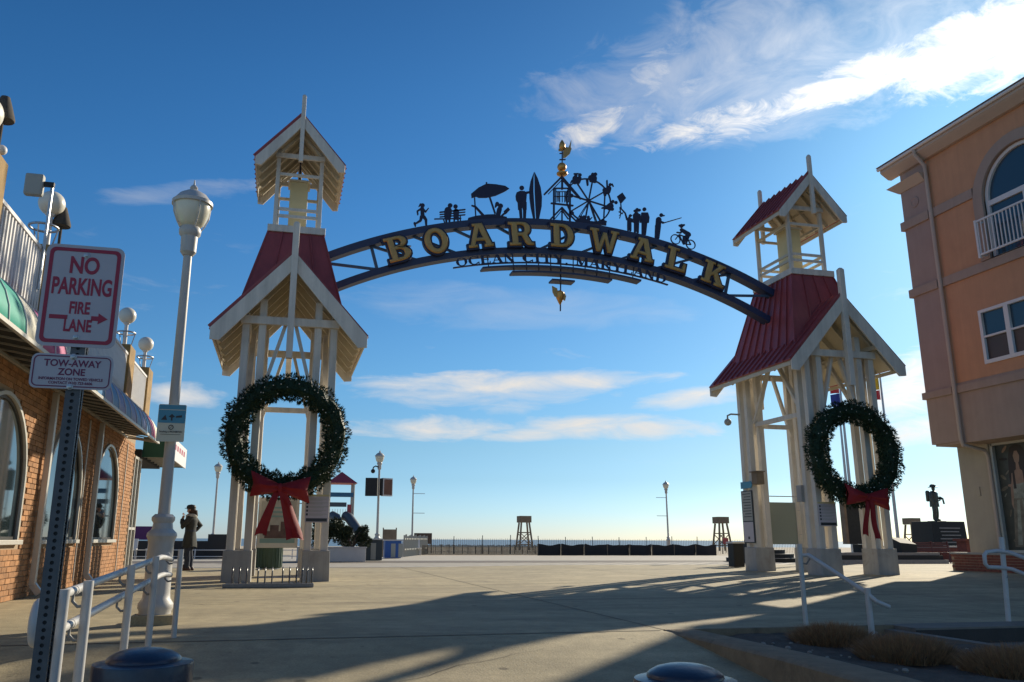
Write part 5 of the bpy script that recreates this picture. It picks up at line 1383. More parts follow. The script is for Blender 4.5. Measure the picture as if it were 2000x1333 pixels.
mesh_obj('lettering', text_mesh('NO',0.092,0.0028,0.74), 'sign_red', sg, up_front((0.0,-0.0022,0.118)))
mesh_obj('lettering', text_mesh('PARKING',0.092,0.0026,0.56), 'sign_red', sg, up_front((0.0,-0.0022,0.032)))
mesh_obj('lettering', text_mesh('FIRE',0.066,0.0020,0.62), 'sign_red', sg, up_front((0.0,-0.0022,-0.052)))
mesh_obj('lettering', text_mesh('LANE',0.066,0.0020,0.62), 'sign_red', sg, up_front((0.0,-0.0022,-0.122)))
mesh_obj('arrow_tail', curve_mesh([[(-0.103,-0.096),(-0.039,-0.096),(-0.039,-0.080),(-0.103,-0.080)]],0.0006), 'sign_red', sg, up_front((0,-0.0022,0)))
mesh_obj('arrow', curve_mesh([[(0.045,-0.097),(0.070,-0.097),(0.070,-0.110),(0.104,-0.088),(0.070,-0.066),(0.070,-0.079),(0.045,-0.079)]],0.0006), 'sign_red', sg, up_front((0,-0.0022,0)))
bolt(sg,0.003,0.163,-0.0015); bolt(sg,0.0,-0.165,-0.0015)
tw = thing('tow_away_sign', 'small white and purple TOW-AWAY ZONE sign under the no parking sign', 'sign', (-0.775,-15.694,1.437))
mesh_obj('sign_plate', curve_mesh([rrect(0.285,0.132,0.024)],0.0015), 'sign_white', tw, up_front((0,0,0)))
mesh_obj('sign_border', curve_mesh([rrect(0.270,0.118,0.020),rrect(0.262,0.110,0.016)],0.0006), 'sign_purple', tw, up_front((0,-0.0022,0)))
mesh_obj('lettering', text_mesh('TOW-AWAY',0.036,0.0009,0.95), 'sign_purple', tw, up_front((0.0,-0.0022,0.030)))
mesh_obj('lettering', text_mesh('ZONE',0.036,0.0009,0.95), 'sign_purple', tw, up_front((0.0,-0.0022,-0.003)))
mesh_obj('lettering', text_mesh('INFORMATION ON TOWED VEHICLE',0.0145,0.0003,0.92), 'sign_purple', tw, up_front((0.0,-0.0022,-0.029)))
mesh_obj('lettering', text_mesh('CONTACT (410) 723-6606',0.0145,0.0003,0.92), 'sign_purple', tw, up_front((0.0,-0.0022,-0.044)))
bolt(tw,0.0,0.057,-0.0015); bolt(tw,0.0,-0.058,-0.0015)

# ------------------------------------------------------------------ handrails
def handrail_left():
    t = thing('handrail', 'white double pipe handrail on posts along the ramp at the lamppost', 'handrail', (0,0,0), group='pipe handrails')
    u = -0.86
    def rz(v, lo): # heights of upper and lower rail
        f = (v+12.2)/(-15.0+12.2)
        return (0.655+(0.57-0.655)*f) if not lo else (0.505+(0.415-0.505)*f)
    for v, du in ((-11.15,0.05),(-12.3,0),(-13.35,0),(-14.55,0),(-15.02,0.0)):
        z = 0.735 if v > -11.5 else rz(v,False)+0.045
        MB().tube([(u+du,v,ground_z(u,v)-0.02),(u+du,v,z)],0.0235,14).build('post','rail_paint',t,smooth=50)
    a = u-0.065
    pts_u = [(a,-15.12,rz(-15.12,0)),(a,-11.5,rz(-11.5,0)),(a+0.01,-11.32,rz(-11.4,0)-0.01),(a+0.05,-11.2,rz(-11.4,0)-0.03)]
    pts_l = [(a,-15.12,rz(-15.12,1)),(a,-11.5,rz(-11.5,1)),(a+0.01,-11.32,rz(-11.4,1)),(a+0.05,-11.2,rz(-11.4,1)-0.01)]
    MB().tube(pts_u,0.021,12).build('top_rail','rail_paint',t,smooth=50); MB().tube(pts_l,0.021,12).build('lower_rail','rail_paint',t,smooth=50)
    zc = (rz(-15.12,0)+rz(-15.12,1))/2; rr = (rz(-15.12,0)-rz(-15.12,1))/2
    MB().tube([(a,-15.12-0.06*cos(R(x)),zc+rr*sin(R(x))) for x in range(-90,91,20)],0.021,12).build('end_loop','rail_paint',t,smooth=50)
    for v in (-11.15,-12.3,-13.35,-14.55,-15.02):
        for lo in (0,1):
            z = rz(max(v,-15.5),lo)
            MB().tube([(u-0.01,v,z-0.07),(u-0.04,v+0.01,z-0.075),(u-0.065,v+0.01,z-0.05),(a,v+0.01,z-0.015)],0.008,8).build('bracket','galvanised',t,smooth=60)
            MB().tube([(a,v+0.02,z),(a,v+0.05,z)],0.0235,12).build('sleeve','rail_paint',t,smooth=60)
handrail_left()
t = thing('handrail', 'white stair handrail with a downturned end behind the dry grass', 'handrail', (5.26,-11.24,0), group='pipe handrails')
MB().tube([(0,0,-0.02),(0.0,0,0.80)],0.024,12).build('post','rail_paint',t,smooth=50)
MB().tube([(0.20,-0.72,-0.35),(0.20,-0.72,0.40)],0.028,12).build('post','rail_paint',t,smooth=50)
MB().tube([(0.0,0.02,0.68),(0.06,-0.05,0.69),(0.20,-0.70,0.36),(0.22,-0.80,0.285),(0.34,-0.82,0.235)],0.021,12).build('top_rail','rail_paint',t,smooth=50)
MB().tube([(0.0,-0.01,0.61),(0.05,-0.02,0.60),(0.07,-0.06,0.66)],0.009,8).build('bracket','galvanised',t,smooth=60)
t = thing('handrail', 'white looped handrail in front of the peach building at the picture edge', 'handrail', (7.66,-11.31,0), group='pipe handrails')
MB().tube([(0,0,-0.02),(0.06,0,0.88)],0.026,12).build('post','rail_paint',t,smooth=50)
lpz = [(0.10,-1.2,0.36),(0.06,-0.08,0.72),(0.0,0.02,0.735),(-0.13,0.03,0.72),(-0.165,0.03,0.69),(-0.17,0.03,0.60),(-0.14,0.03,0.565),(0.0,0.02,0.56),(0.06,-0.08,0.545),(0.10,-1.2,0.19)]
MB().tube(lpz,0.021,12).build('rail_loop','rail_paint',t,smooth=50)
MB().tube([(0.05,0,0.50),(0.04,-0.03,0.46),(0.02,0.0,0.44)],0.008,8).build('bracket','galvanised',t,smooth=60)

# ------------------------------------------------------------------ bollards in the foreground
def bollard(label, loc, top):
    t = thing('bollard', label, 'bollard', loc, group='dark blue bollards in the foreground')
    h = top-loc[2]; r = 0.170
    MB().lathe([(r*0.96,0),(r*0.96,h-0.12),(r*0.94,h-0.115),(r*0.94,h-0.10),(r,h-0.095),(r,h-0.012),(r*0.985,h-0.002),(r*0.70,h+0.006)],n=48).build('bollard_body','navy_bollard',t,smooth=35)
    MB().lathe([(r*0.745,h+0.004),(r*0.735,h+0.014),(r*0.68,h+0.022),(r*0.55,h+0.034),(r*0.35,h+0.043),(r*0.12,h+0.047),(0.001,h+0.0475)],n=48).build('bollard_cap','navy_bollard',t,smooth=50)
    bead = MB()
    for i in range(44):
        a = 2*pi*i/44; bead.ball((r*0.975*cos(a),r*0.975*sin(a),h-0.108),0.010,8,6)
    bead.build('bead_band','navy_bollard',t,smooth=60,kind='stuff')
bollard('dark blue domed bollard at the foot of the white ramp handrail', (-0.42,-15.72,ground_z(-0.42,-15.72)-0.02), 0.405)
bollard('dark blue domed bollard in front of the concrete kerb', (1.36,-16.32,ground_z(1.36,-16.32)-0.02), 0.385)

# ------------------------------------------------------------------ kerb, planting bed and stairs
k = MB()
poly = [(3.60,-11.46),(3.62,-12.2),(3.60,-13.4),(3.52,-14.3),(3.36,-15.4),(3.10,-16.6),(2.7,-18.0)]
inn = [(3.90,-11.46),(3.92,-12.2),(3.92,-13.4),(3.86,-14.3),(3.72,-15.4),(3.46,-16.6),(3.06,-18.0)]
vs = []
for p, q in zip(poly, inn): vs += [(p[0]-0.02,p[1],-0.9),(p[0],p[1],-0.012),(p[0]+0.03,p[1],0.012),(q[0],q[1],0.012),(q[0],q[1],-0.9)]
n = len(poly); fs = []
for i in range(n-1):
    for j in range(4): a = 5*i+j; fs.append((a,a+5,a+6,a+1))
fs += [tuple(range(5)), tuple(5*(n-1)+j for j in range(5))[::-1]]
k.add(vs, fs); ks = k.build('kerb', 'kerb', smooth=40); struct(ks)
so = MB(); rng = random.Random(2); xs = [3.90+0.11*i for i in range(21)]; ys = [-11.50-0.16*i for i in range(41)]
so.add([(x - (0 if y > -14.3 else 0.35*(-14.3-y)/1.1 if x < 4.4 else 0), y, -0.055+rng.uniform(-0.012,0.016)+0.02*sin(3*x)*sin(2*y)) for y in ys for x in xs],
       [(j*21+i,(j+1)*21+i,(j+1)*21+i+1,j*21+i+1) for j in range(40) for i in range(20)])
struct(so.build('planting_bed','soil',smooth=60,fix=False))
st = MB()
def stairs():
    # broad steps going down towards the street, right of the planting bed
    for i in range(4):
        y0 = -11.75-0.36*i; z = -0.145*i
        if i == 0:
            o = MB().box(6.12,16,-11.75,-11.32,-0.16,0.006).build('stair_top','step')
        else:
            o = MB().box(6.12,16,y0-0.36+0.36,y0+0.36,z-0.2,z).build('stair_step','step')
        struct(o)
    for i in range(4):
        y0 = -11.752-0.36*i; z = -0.145*i
        struct(MB().box(6.12,16,y0-0.012,y0-0.001,z-0.144,z-0.012).build('stair_riser','riser'))
    struct(MB().box(6.0,6.115,-18,-11.44,-0.9,-0.03).build('stair_cheek','step'))
    struct(MB().box(3.62,6.115,-11.455,-11.40,-0.3,0.010).build('bed_edge','kerb'))
stairs()
pb = MB()
for i in range(70):
    x, y = rng.uniform(3.95,5.9), rng.uniform(-15.2,-11.55); r = rng.uniform(0.008,0.028)
    pb.ball((x,y,-0.05+r*0.3),r,6,4,0.7)
pb.build('pebbles','pebble',ks,kind='stuff',smooth=40)
def grass_clump(label, loc, r, h, n, seed):
    rng = random.Random(seed)
    t = thing('grass_clump', label, 'grass', loc, group='clipped dry grass clumps in the planting bed')
    for part in range(2):
        m = MB()
        for i in range(n//2):
            a = rng.random()*2*pi; q = math.sqrt(rng.random()); x, y = q*r*cos(a)*0.92, q*r*sin(a)*0.92
            hh = h*(0.80+0.30*rng.random())*(1-0.62*q**2.5)
            lean = Vector((cos(a),sin(a),0))*q*rng.uniform(0.02,0.14)+Vector((rng.uniform(-.05,.05),rng.uniform(-.05,.05),0))
            b = rng.random()*pi; w = Vector((cos(b),sin(b),0))*rng.uniform(0.0018,0.0040)
            p = Vector((x,y,-0.02)); mid = p+lean*0.4+Vector((0,0,hh*0.55)); tip = p+lean+Vector((0,0,hh))
            m.add([p-w,p+w,mid+w*0.8,mid-w*0.8,tip],[(0,1,2,3),(3,2,4)])
        m.build('blades', 'dry_grass' if part == 0 else 'dry_grass_b', t, kind='stuff', fix=False)
    MB().ball((0,0,0.0),r*0.70,14,8,h/r*0.62).build('grass_core','soil',t,smooth=60)
mat('dry_grass_b', (0.36, 0.21, 0.10), 0.85, 0.4, 18.0)
grass_clump('brown clipped grass clump at the foot of the stair handrail', (4.87,-12.2,-0.05), 0.35, 0.205, 4200, 1)
grass_clump('brown clipped grass clump in the middle of the planting bed', (4.86,-13.12,-0.05), 0.38, 0.205, 4200, 2)
grass_clump('brown clipped grass clump cut by the picture edge at the bottom', (5.12,-13.9,-0.05), 0.39, 0.205, 4200, 3)

# ------------------------------------------------------------------ things on and under the towers
def rules_board(label, loc):
    t = thing('rules_board', label, 'sign', loc, group='beach rules boards on the towers')
    MB().box(-0.235,0.235,0,0.02,-0.26,0.26).build('board','sign_white',t,bevel=0.004)
    MB().box(-0.24,0.24,-0.004,0.022,0.262,0.30).build('board_header','yellow_panel',t)
    for i in range(5):
        z = 0.20-0.075*i
        MB().box(-0.215,-0.175,-0.003,-0.0005,z-0.022,z+0.022).build('print_icon','sign_dark',t)
        for j, e in enumerate((0.19,0.10)):
            MB().box(-0.155,e+0.02*((i*7)%3),-0.003,-0.0005,z+0.004-0.022*j,z+0.014-0.022*j).build('print_line','speaker_grey',t)
    MB().box(-0.21,0.21,-0.003,-0.0005,-0.24,-0.175).build('print_band','sign_dark',t)
    return t
rules_board('white beach rules board on the tower by the bike rack', (0.735,-1.64,1.41))
rules_board('white beach rules board on the tower near the flagpoles', (S_GATE-0.745,-1.64,1.43))
t = thing('poster_case', 'glazed poster case behind the red bow under the gate tower', 'poster case', (-0.02,1.45,1.20))
MB().box(-0.47,0.47,-0.05,0.05,-0.58,0.58).build('case','alu',t,bevel=0.01)
MB().box(-0.40,0.40,-0.058,-0.0515,-0.47,0.50).build('poster','poster',t)
MB().box(-0.40,0.40,-0.063,-0.059,-0.47,-0.37).build('poster_foot','poster_teal',t)
for i_, (x0_,x1_,z0_,z1_) in enumerate(((-0.30,0.28,-0.36,-0.20),(-0.18,0.02,-0.20,-0.06),(0.06,0.30,-0.20,0.02),(-0.34,-0.24,-0.30,-0.12),(-0.25,0.2,0.12,0.16),(-0.2,0.25,0.22,0.26),(-0.28,0.1,0.32,0.36))):
    MB().box(x0_,x1_,-0.0655-0.0004*i_,-0.0595,z0_,z1_).build('print_shape','poster_dark' if i_ < 4 else 'poster_teal',t)
for s_ in (-1,1): MB().tube([(s_*0.47,0,0.45),(s_*0.66,0,0.45)],0.012,6).build('strut','steel',t); MB().tube([(s_*0.47,0,-0.3),(s_*0.66,0,-0.3)],0.012,6).build('strut','steel',t)
t = thing('blank_sign', 'blank grey-green panel hung between the rear posts of the tower near the flagpoles', 'sign', (S_GATE+0.08,1.46,1.30))
MB().box(-0.40,0.40,-0.02,0.02,-0.56,0.56).build('panel','panel_green',t,bevel=0.01)
MB().box(-0.46,-0.405,-0.03,0.03,-0.60,0.62).build('panel_frame','white_wood',t); MB().box(0.405,0.45,-0.03,0.03,-0.60,0.40).build('panel_frame','white_wood',t)
MB().tube([(-0.5,0,0.72),(0.62,0,0.72)],0.014,6).build('strut','steel',t)
for z in (0.35,-0.30): MB().tube([(0.45,0,z),(0.60,0,z)],0.012,6).build('strut','steel',t)
t = thing('map_board', 'framed grey map board on the side of the tower near the flagpoles', 'sign', (S_GATE-1.02,1.36,1.47))
MB().box(-0.02,0.0,-0.27,0.27,-0.70,0.68).build('frame','sign_dark',t)
MB().box(-0.026,-0.0205,-0.24,0.24,-0.12,0.65).build('map_sheet','speaker_grey',t); MB().box(-0.026,-0.0205,-0.24,0.24,-0.67,-0.15).build('notice_sheet','sign_white',t)
for i in range(9): MB().box(-0.0285,-0.0265,-0.20,0.20-0.04*((i*5)%3),0.58-0.075*i,0.60-0.075*i).build('print_line','sign_dark',t)
MB().box(-0.0285,-0.0265,-0.05,0.04,-0.60,-0.53).build('print_mark','sign_dark',t)
t = thing('arrow_sign', 'small blue-green arrow sign above the map board', 'sign', (S_GATE-1.02,1.32,2.30))
MB().prism([(-0.28,0),(-0.20,-0.09),(0.30,-0.09),(0.30,0.09),(-0.20,0.09)],YZ,-0.02,0.0).build('arrow_plate','sign_blue',t)
t = thing('utility_box', 'weathered tan box fixed to the tower post near the flagpoles', 'box', (S_GATE-0.95,0.90,2.45))
MB().box(-0.10,0.12,-0.13,0.13,-0.16,0.16).build('box_body','guard_wood',t,bevel=0.01); MB().box(-0.14,0.14,-0.16,0.16,0.162,0.19).build('box_lid','guard_wood',t)
t = thing('dome_camera', 'grey dome camera on a bracket on the tower near the flagpoles', 'camera', (S_GATE-1.0,1.5,4.25))
MB().tube([(0,0,0.0),(-0.2,0.1,0.02),(-0.28,0.15,-0.02),(-0.28,0.15,-0.12)],0.025,8).build('bracket','speaker_grey',t)
MB().ball((-0.28,0.15,-0.20),0.10,14,10).build('dome','speaker_grey',t,smooth=60)
t = thing('meter_box', 'grey meter box on the post behind the wreath near the flagpoles', 'box', (S_GATE-0.95,-1.05,1.95))
MB().box(-0.12,-0.03,-0.10,0.10,-0.2,0.2).build('box_body','plinth_paint',t,bevel=0.01)
# trash can behind the left tower
t = thing('trash_can', 'ribbed dark green trash can under the gate tower', 'trash can', (-0.22,5.6,0.0))
MB().lathe([(0.34,0.03),(0.36,0.05),(0.36,0.92),(0.38,0.95),(0.30,1.02),(0.001,1.05)],n=24).build('can_body','green_can',t,smooth=35)
rb = MB().box(-0.018,0.018,-0.376,-0.355,0.06,0.92).mesh('slat'); rb.materials.append(MATS['green_can'])
for i in range(22):
    o = bpy.data.objects.new('slat', rb); COL.objects.link(o); o.parent = t; o.rotation_euler = (0,0,2*pi*i/22)
MB().lathe([(0.30,0),(0.30,0.03)],n=20).build('can_foot','steel',t)
# bike rack
t = thing('bike_rack', 'low steel bike rack standing in front of the gate tower', 'bike rack', (-0.1,-3.1,0.0))
MB().box(-0.78,0.76,-0.62,-0.50,0.004,0.07).build('base_beam','galvanised',t,bevel=0.008)
MB().box(-0.78,0.76,0.28,0.36,0.004,0.05).build('base_beam','galvanised',t,bevel=0.008)
hoop = MB().tube([(0,-0.55,0.05),(0,-0.50,0.26),(0,-0.44,0.335),(0,-0.36,0.30),(0,-0.30,0.12),(0,-0.1,0.06),(0,0.30,0.04)],0.0125,8).mesh('hoop',50); hoop.materials.append(MATS['rack_steel'])
for i, x in enumerate((-0.63,-0.51,-0.39,-0.20,-0.08,0.04,0.22,0.34,0.46,0.56,0.645,0.73)):
    o = bpy.data.objects.new('hoop', hoop); COL.objects.link(o); o.parent = t; o.location = (x,0,0)
MB().tube([(-0.2,-0.30,0.16),(0.56,-0.30,0.16)],0.012,8).build('cross_bar','steel',t)

# ------------------------------------------------------------------ person by the brick building
def person():
    t = thing('person', 'person in dark coat and cap with one hand raised, standing by the brick building', 'person', (-2.28,4.7,0.0), R(62))
    # local: faces +X before rotation... body looks to the left of the picture
    J = {'pelvis':(0,0,0.90,0.115,0.13),'waist':(0,0,1.04,0.105,0.12),'chest':(0.02,0,1.24,0.12,0.15),'neck0':(0.02,0,1.39,0.06),'neck':(0.03,0,1.44,0.05),
         'head0':(0.05,0,1.51,0.075),'head':(0.06,0,1.58,0.088),'crown':(0.05,0,1.645,0.06),
         'nose':(0.145,0,1.555,0.018),
         'shL':(0.02,0.17,1.345,0.062),'elL':(0.17,0.23,1.13,0.046),'wrL':(0.22,0.10,1.33,0.034),'haL':(0.20,0.05,1.42,0.034),
         'shR':(0.01,-0.17,1.345,0.062),'elR':(-0.14,-0.36,1.16,0.046),'wrR':(0.0,-0.20,1.0,0.034),'haR':(0.05,-0.14,0.98,0.034),
         'hipL':(0.0,0.085,0.84,0.088),'knL':(0.03,0.09,0.48,0.062),'anL':(0.0,0.09,0.09,0.045),'toL':(0.16,0.10,0.035,0.035),
         'hipR':(0.0,-0.085,0.84,0.088),'knR':(0.02,-0.10,0.48,0.062),'anR':(-0.03,-0.10,0.09,0.045),'toR':(0.13,-0.12,0.035,0.035)}
    E = [('pelvis','waist'),('waist','chest'),('chest','neck0'),('neck0','neck'),('neck','head0'),('head0','head'),('head','crown'),('head','nose'),
         ('chest','shL'),('shL','elL'),('elL','wrL'),('wrL','haL'),('chest','shR'),('shR','elR'),('elR','wrR'),('wrR','haR'),
         ('pelvis','hipL'),('hipL','knL'),('knL','anL'),('anL','toL'),('pelvis','hipR'),('hipR','knR'),('knR','anR'),('anR','toR')]
    body = skin_figure('body', J, E, 'pelvis', 'skin', t)
    # fingers of the raised hand and of the hand on the hip
    for nm, hx, hy, hz, dz in (('raised',0.205,0.045,1.435,1),('hip',0.06,-0.13,0.975,-1)):
        for i in range(4):
            MB().tube([(hx+0.006*i,hy-0.02+0.014*i,hz),(hx+0.02+0.004*i,hy-0.022+0.014*i,hz+dz*0.035),(hx+0.008,hy-0.022+0.014*i,hz+dz*(0.058-0.005*abs(i-1)))],[0.008,0.0075,0.006],6).build('finger','skin',body,smooth=60)
        MB().tube([(hx-0.02,hy-0.03,hz-0.01),(hx-0.01,hy-0.045,hz+dz*0.015),(hx+0.005,hy-0.045,hz+dz*0.035)],[0.009,0.008,0.006],6).build('thumb','skin',body,smooth=60)
    # legs in jeans
    for s_, kx, ax in ((1,0.03,0.0),(-1,0.02,-0.03)):
        MB().tube([(0,s_*0.085,0.86),(0.01,s_*0.088,0.68),(kx,s_*0.095,0.48),(ax+0.005,s_*0.095,0.28),(ax+0.01,s_*0.097,0.07)],[0.115,0.105,0.083,0.076,0.072],14).build('trouser_leg','jeans',body,smooth=60)
        bt = MB(); bt.lathe([(0.075,0.0),(0.085,0.02),(0.075,0.07),(0.06,0.11),(0.055,0.16)],(ax+0.04,s_*0.10,0.0),14,1.75,0.72); bt.build('shoe','boot',body,smooth=60)
    # coat: flared skirt, body and sleeves
    m = MB(); prof = [(0.235,0.60),(0.225,0.70),(0.195,0.86),(0.165,1.02),(0.185,1.16),(0.205,1.28),(0.165,1.38),(0.085,1.425)]
    n = 22; o = 0; vs = []
    for i, (r, z) in enumerate(prof):
        for k_ in range(n):
            a = 2*pi*k_/n; fold = 1+(0.07*sin(6*a+1) if i < 3 else 0.02*sin(5*a))*(1-i/9)
            vs.append((0.01+r*0.80*cos(a)*fold, r*1.06*sin(a)*fold, z+(0.02*sin(3*a) if i == 0 else 0)))
    fs = [(i*n+k_,i*n+(k_+1)%n,(i+1)*n+(k_+1)%n,(i+1)*n+k_) for i in range(len(prof)-1) for k_ in range(n)]
    m.add(vs, fs); m.f.append(tuple((len(prof)-1)*n+k_ for k_ in range(n)))
    m.build('coat','coat',body,smooth=60)
    MB().tube([(0.01,0.15,1.36),(0.06,0.215,1.26),(0.17,0.232,1.13),(0.20,0.16,1.24),(0.218,0.11,1.315)],[0.085,0.082,0.072,0.06,0.052],12).build('sleeve','coat',body,smooth=60)
    MB().tube([(0.0,-0.15,1.36),(-0.05,-0.25,1.27),(-0.14,-0.36,1.16),(-0.07,-0.28,1.07),(-0.01,-0.205,1.005)],[0.085,0.082,0.072,0.06,0.052],12).build('sleeve','coat',body,smooth=60)
    m = MB(); m.lathe([(0.11,0.0),(0.155,0.04),(0.15,0.10),(0.10,0.14),(0.06,0.13)],(0.01,0,1.33),16); m.build('fur_collar','fur',body,smooth=60)
    m = MB(); m.lathe([(0.168,0.0),(0.172,0.05)],(0.01,0,1.0),20,0.82,1.06); m.build('belt','jeans',body,smooth=40)
    m = MB(); m.ball((0.015,0,1.56),0.105,16,10,1.15); m.v = [(x if x < 0.07 else 0.07,y,z) for x,y,z in m.v]; m.tube([(-0.06,0,1.55),(-0.09,0,1.42),(-0.08,0.01,1.32)],[0.07,0.06,0.03],10); m.build('hair','hair',body,smooth=60)
    m = MB(); m.lathe([(0.108,0.0),(0.115,0.03),(0.11,0.07),(0.08,0.10),(0.001,0.115)],(0.04,0,1.60),18,1.08,1.0); m.v += []; m.build('cap','black',body,smooth=50)
    m = MB(); m.prism([(0.10,-0.09),(0.17,-0.075),(0.205,-0.03),(0.205,0.03),(0.17,0.075),(0.10,0.09)],XY,1.605,1.617); m.build('cap_brim','black',body)
    for s_ in (-1,1): MB().ball((0.137,s_*0.032,1.59),0.011,8,6).build('eye','black',body,smooth=60); MB().ball((0.04,s_*0.092,1.565),0.022,8,6,1.4).build('ear','skin',body,smooth=60)
    MB().ball((0.138,0,1.522),0.016,8,6,0.45).build('mouth','boot',body,smooth=60)
person()
bpy.data.objects['person'].rotation_euler = (0,0,R(170))
# ------------------------------------------------------------------ background left of the gate
t = thing('dark_barrier', 'long black barrier wall behind the walking person', 'barrier', (0,18.4,0))
MB().box(-14,-1.55,0,0.10,0.0,0.72).build('barrier_panel','dark_wall',t); MB().box(-2.9,-1.55,-0.02,-0.001,0.0,1.0).build('barrier_panel','dark_wall',t)
rl = thing('low_rail', 'pale low rail fence in front of the black barrier', 'fence', (0,17.6,0))
for z in (0.10,0.36): MB().tube([(-8,0,z),(1.3,0,z)],0.02,6).build('rail','white_trim',rl)
for x in (-7.2,-5.9,-4.6,-3.3,-2.0,-0.7,0.6): MB().tube([(x,0,0),(x,0,0.40)],0.025,6).build('post','white_trim',rl)
t = thing('banner', 'dark purple banner with pale letters beyond the brick corner', 'banner', (-5.55,19.6,1.02))
MB().box(-0.55,0.42,-0.01,0.01,-0.26,0.30).build('banner_cloth','sign_violet',t)
for x in (-0.5,0.38): MB().tube([(x,0.03,-1.0),(x,0.03,0.32)],0.025,6).build('pole','speaker_grey',t)
for i, x in enumerate((-5.7,-4.9,-1.8)):
    c = thing('folded_chair', ['pale chair stacked at the left end of the low rail fence','pale chair beside the lamppost base by the low rail fence','pale chair standing left of the tower plinth by the rail fence'][i], 'chair', (x,17.1,0))
    MB().box(-0.22,0.22,-0.2,0.2,0.38,0.42).build('seat','white_trim',c); MB().beam((0,0.19,0.42),(0,0.27,0.80),0.42,0.03,up=(0,1,0)).build('backrest','white_trim',c)
    for sx in (-0.19,0.19):
        for sy in (-0.17,0.17): MB().tube([(sx,sy,0),(sx,sy,0.40)],0.016,6).build('leg','white_trim',c)
# long planter with evergreen shrub
t = thing('planter', 'long white concrete planter beside the gate tower', 'planter', (2.0,13.4,0))
MB().box(-1.3,1.22,-0.45,0.45,0.0,0.50).build('planter_box','white_block',t,bevel=0.015); MB().box(-1.33,1.25,-0.48,0.48,0.501,0.54).build('planter_rim','white_block',t,bevel=0.01)
def shrub(label, loc, rx, ry, h, n, seed, lean=0.0):
    rng = random.Random(seed); t = thing('evergreen_shrub', label, 'shrub', loc, group='evergreen shrubs in the planter')
    st = MB()
    for k_ in range(5):
        a = 2*pi*k_/5; st.tube([(0,0,0),(0.3*rx*cos(a),0.3*ry*sin(a),h*0.4),(0.6*rx*cos(a+.3),0.6*ry*sin(a+.3),h*0.7)],[0.04,0.03,0.012],6)
    st.build('stems','bark',t)
    m = MB(); lobes = [(rng.uniform(-.7,.7)*rx,rng.uniform(-.7,.7)*ry,h*rng.uniform(0.08,0.85),rng.uniform(.25,.45)) for _ in range(9)]
    for i in range(n):
        l = lobes[i % 9]; d = Vector((rng.gauss(0,1),rng.gauss(0,1),rng.gauss(0,1))).normalized(); q = rng.random()**0.4
        p = Vector((l[0],l[1],l[2]))+Vector((d.x*rx,d.y*ry,d.z*h*0.7))*l[3]*q
        p.x += lean*p.z
        if p.z < 0.02: continue
        e = (d+Vector((rng.gauss(0,.6),rng.gauss(0,.6),rng.gauss(0.3,.6)))).normalized()*rng.uniform(0.06,0.13)
        s_ = e.cross(Vector((rng.gauss(0,1),rng.gauss(0,1),rng.gauss(0,1)))).normalized()*0.018
        m.add([p-s_,p+s_,p+e],[(0,1,2)]); m.add([p+e*0.3-s_,p+e*0.5+s_*3.5,p+e*0.7],[(0,1,2)]); m.add([p+e*0.2+s_,p+e*0.5-s_*3.5,p+e*0.6],[(0,1,2)])
    m.build('crown','shrub',t,fix=False,kind='stuff')
shrub('dark evergreen shrub in the planter, close to the tower', (1.75,13.4,0.5), 0.75,0.5,1.25,3200,4)
shrub('dark evergreen shrub in the planter with an upright spray at its end', (2.75,13.4,0.5), 0.70,0.45,0.85,2600,6,0.12)
def bin_(label, loc, w, h, m, doors, d=0.3):
    t = thing('litter_bin', label, 'bin', loc, group='square litter bins')
    MB().box(-w/2,w/2,-d,d,0.02,h).build('bin_body',m,t,bevel=0.01); MB().box(-w/2-0.03,w/2+0.03,-d-0.03,d+0.03,h+0.001,h+0.05).build('bin_lid','white_block',t)
    for x in doors: MB().box(x-0.10,x+0.10,-d-0.012,-d-0.001,0.05,h-0.12).build('bin_label','speaker_grey',t)
    return t
bin_('dark litter bin with pale panel at the end of the planter', (3.66,14.6,0), 0.66,0.80,'bin_dark',(-0.02,))
bin_('blue and white recycling bin behind the dark litter bin', (4.95,18.6,0), 0.72,0.76,'bin_blue',(0.0,0.33))
bin_('dark litter bin beside the tower near the flagpoles', (13.32,3.9,0.05), 0.34,0.70,'black',(),0.17)
bin_('dark litter bin with a pale panel seen through the tower near the flagpoles', (17.2,9.6,0.0), 0.50,0.75,'black',(0.10,))
# screens on the lamppost
t = thing('display_screen', 'black display screen back to back on the far lamppost, facing left', 'screen', (3.95,18.45,3.10), R(-14))
MB().box(-0.30,0.24,-0.10,0.10,-0.40,0.40).build('screen_box','black',t,bevel=0.01)
t = thing('display_screen', 'brown-faced display screen on the far lamppost, lit by the sun', 'screen', (4.62,18.45,3.10), R(24))
MB().box(-0.26,0.24,-0.08,0.10,-0.40,0.40).build('screen_box','white_trim',t,bevel=0.01); MB().box(-0.21,0.20,-0.088,-0.081,-0.34,0.34).build('screen_face','screen_face',t); MB().box(-0.34,-0.262,-0.07,0.09,-0.38,0.38).build('screen_side','black',t)
t = thing('dome_camera', 'dark dome camera on an arm of the lamppost with screens', 'camera', (4.26,18.55,3.98))
MB().tube([(0,0,0),(-0.18,0,0.06),(-0.28,0,0.0),(-0.29,0,-0.08)],0.03,8).build('bracket','black',t); MB().ball((-0.29,0,-0.17),0.10,12,8).build('dome','black',t,smooth=60)
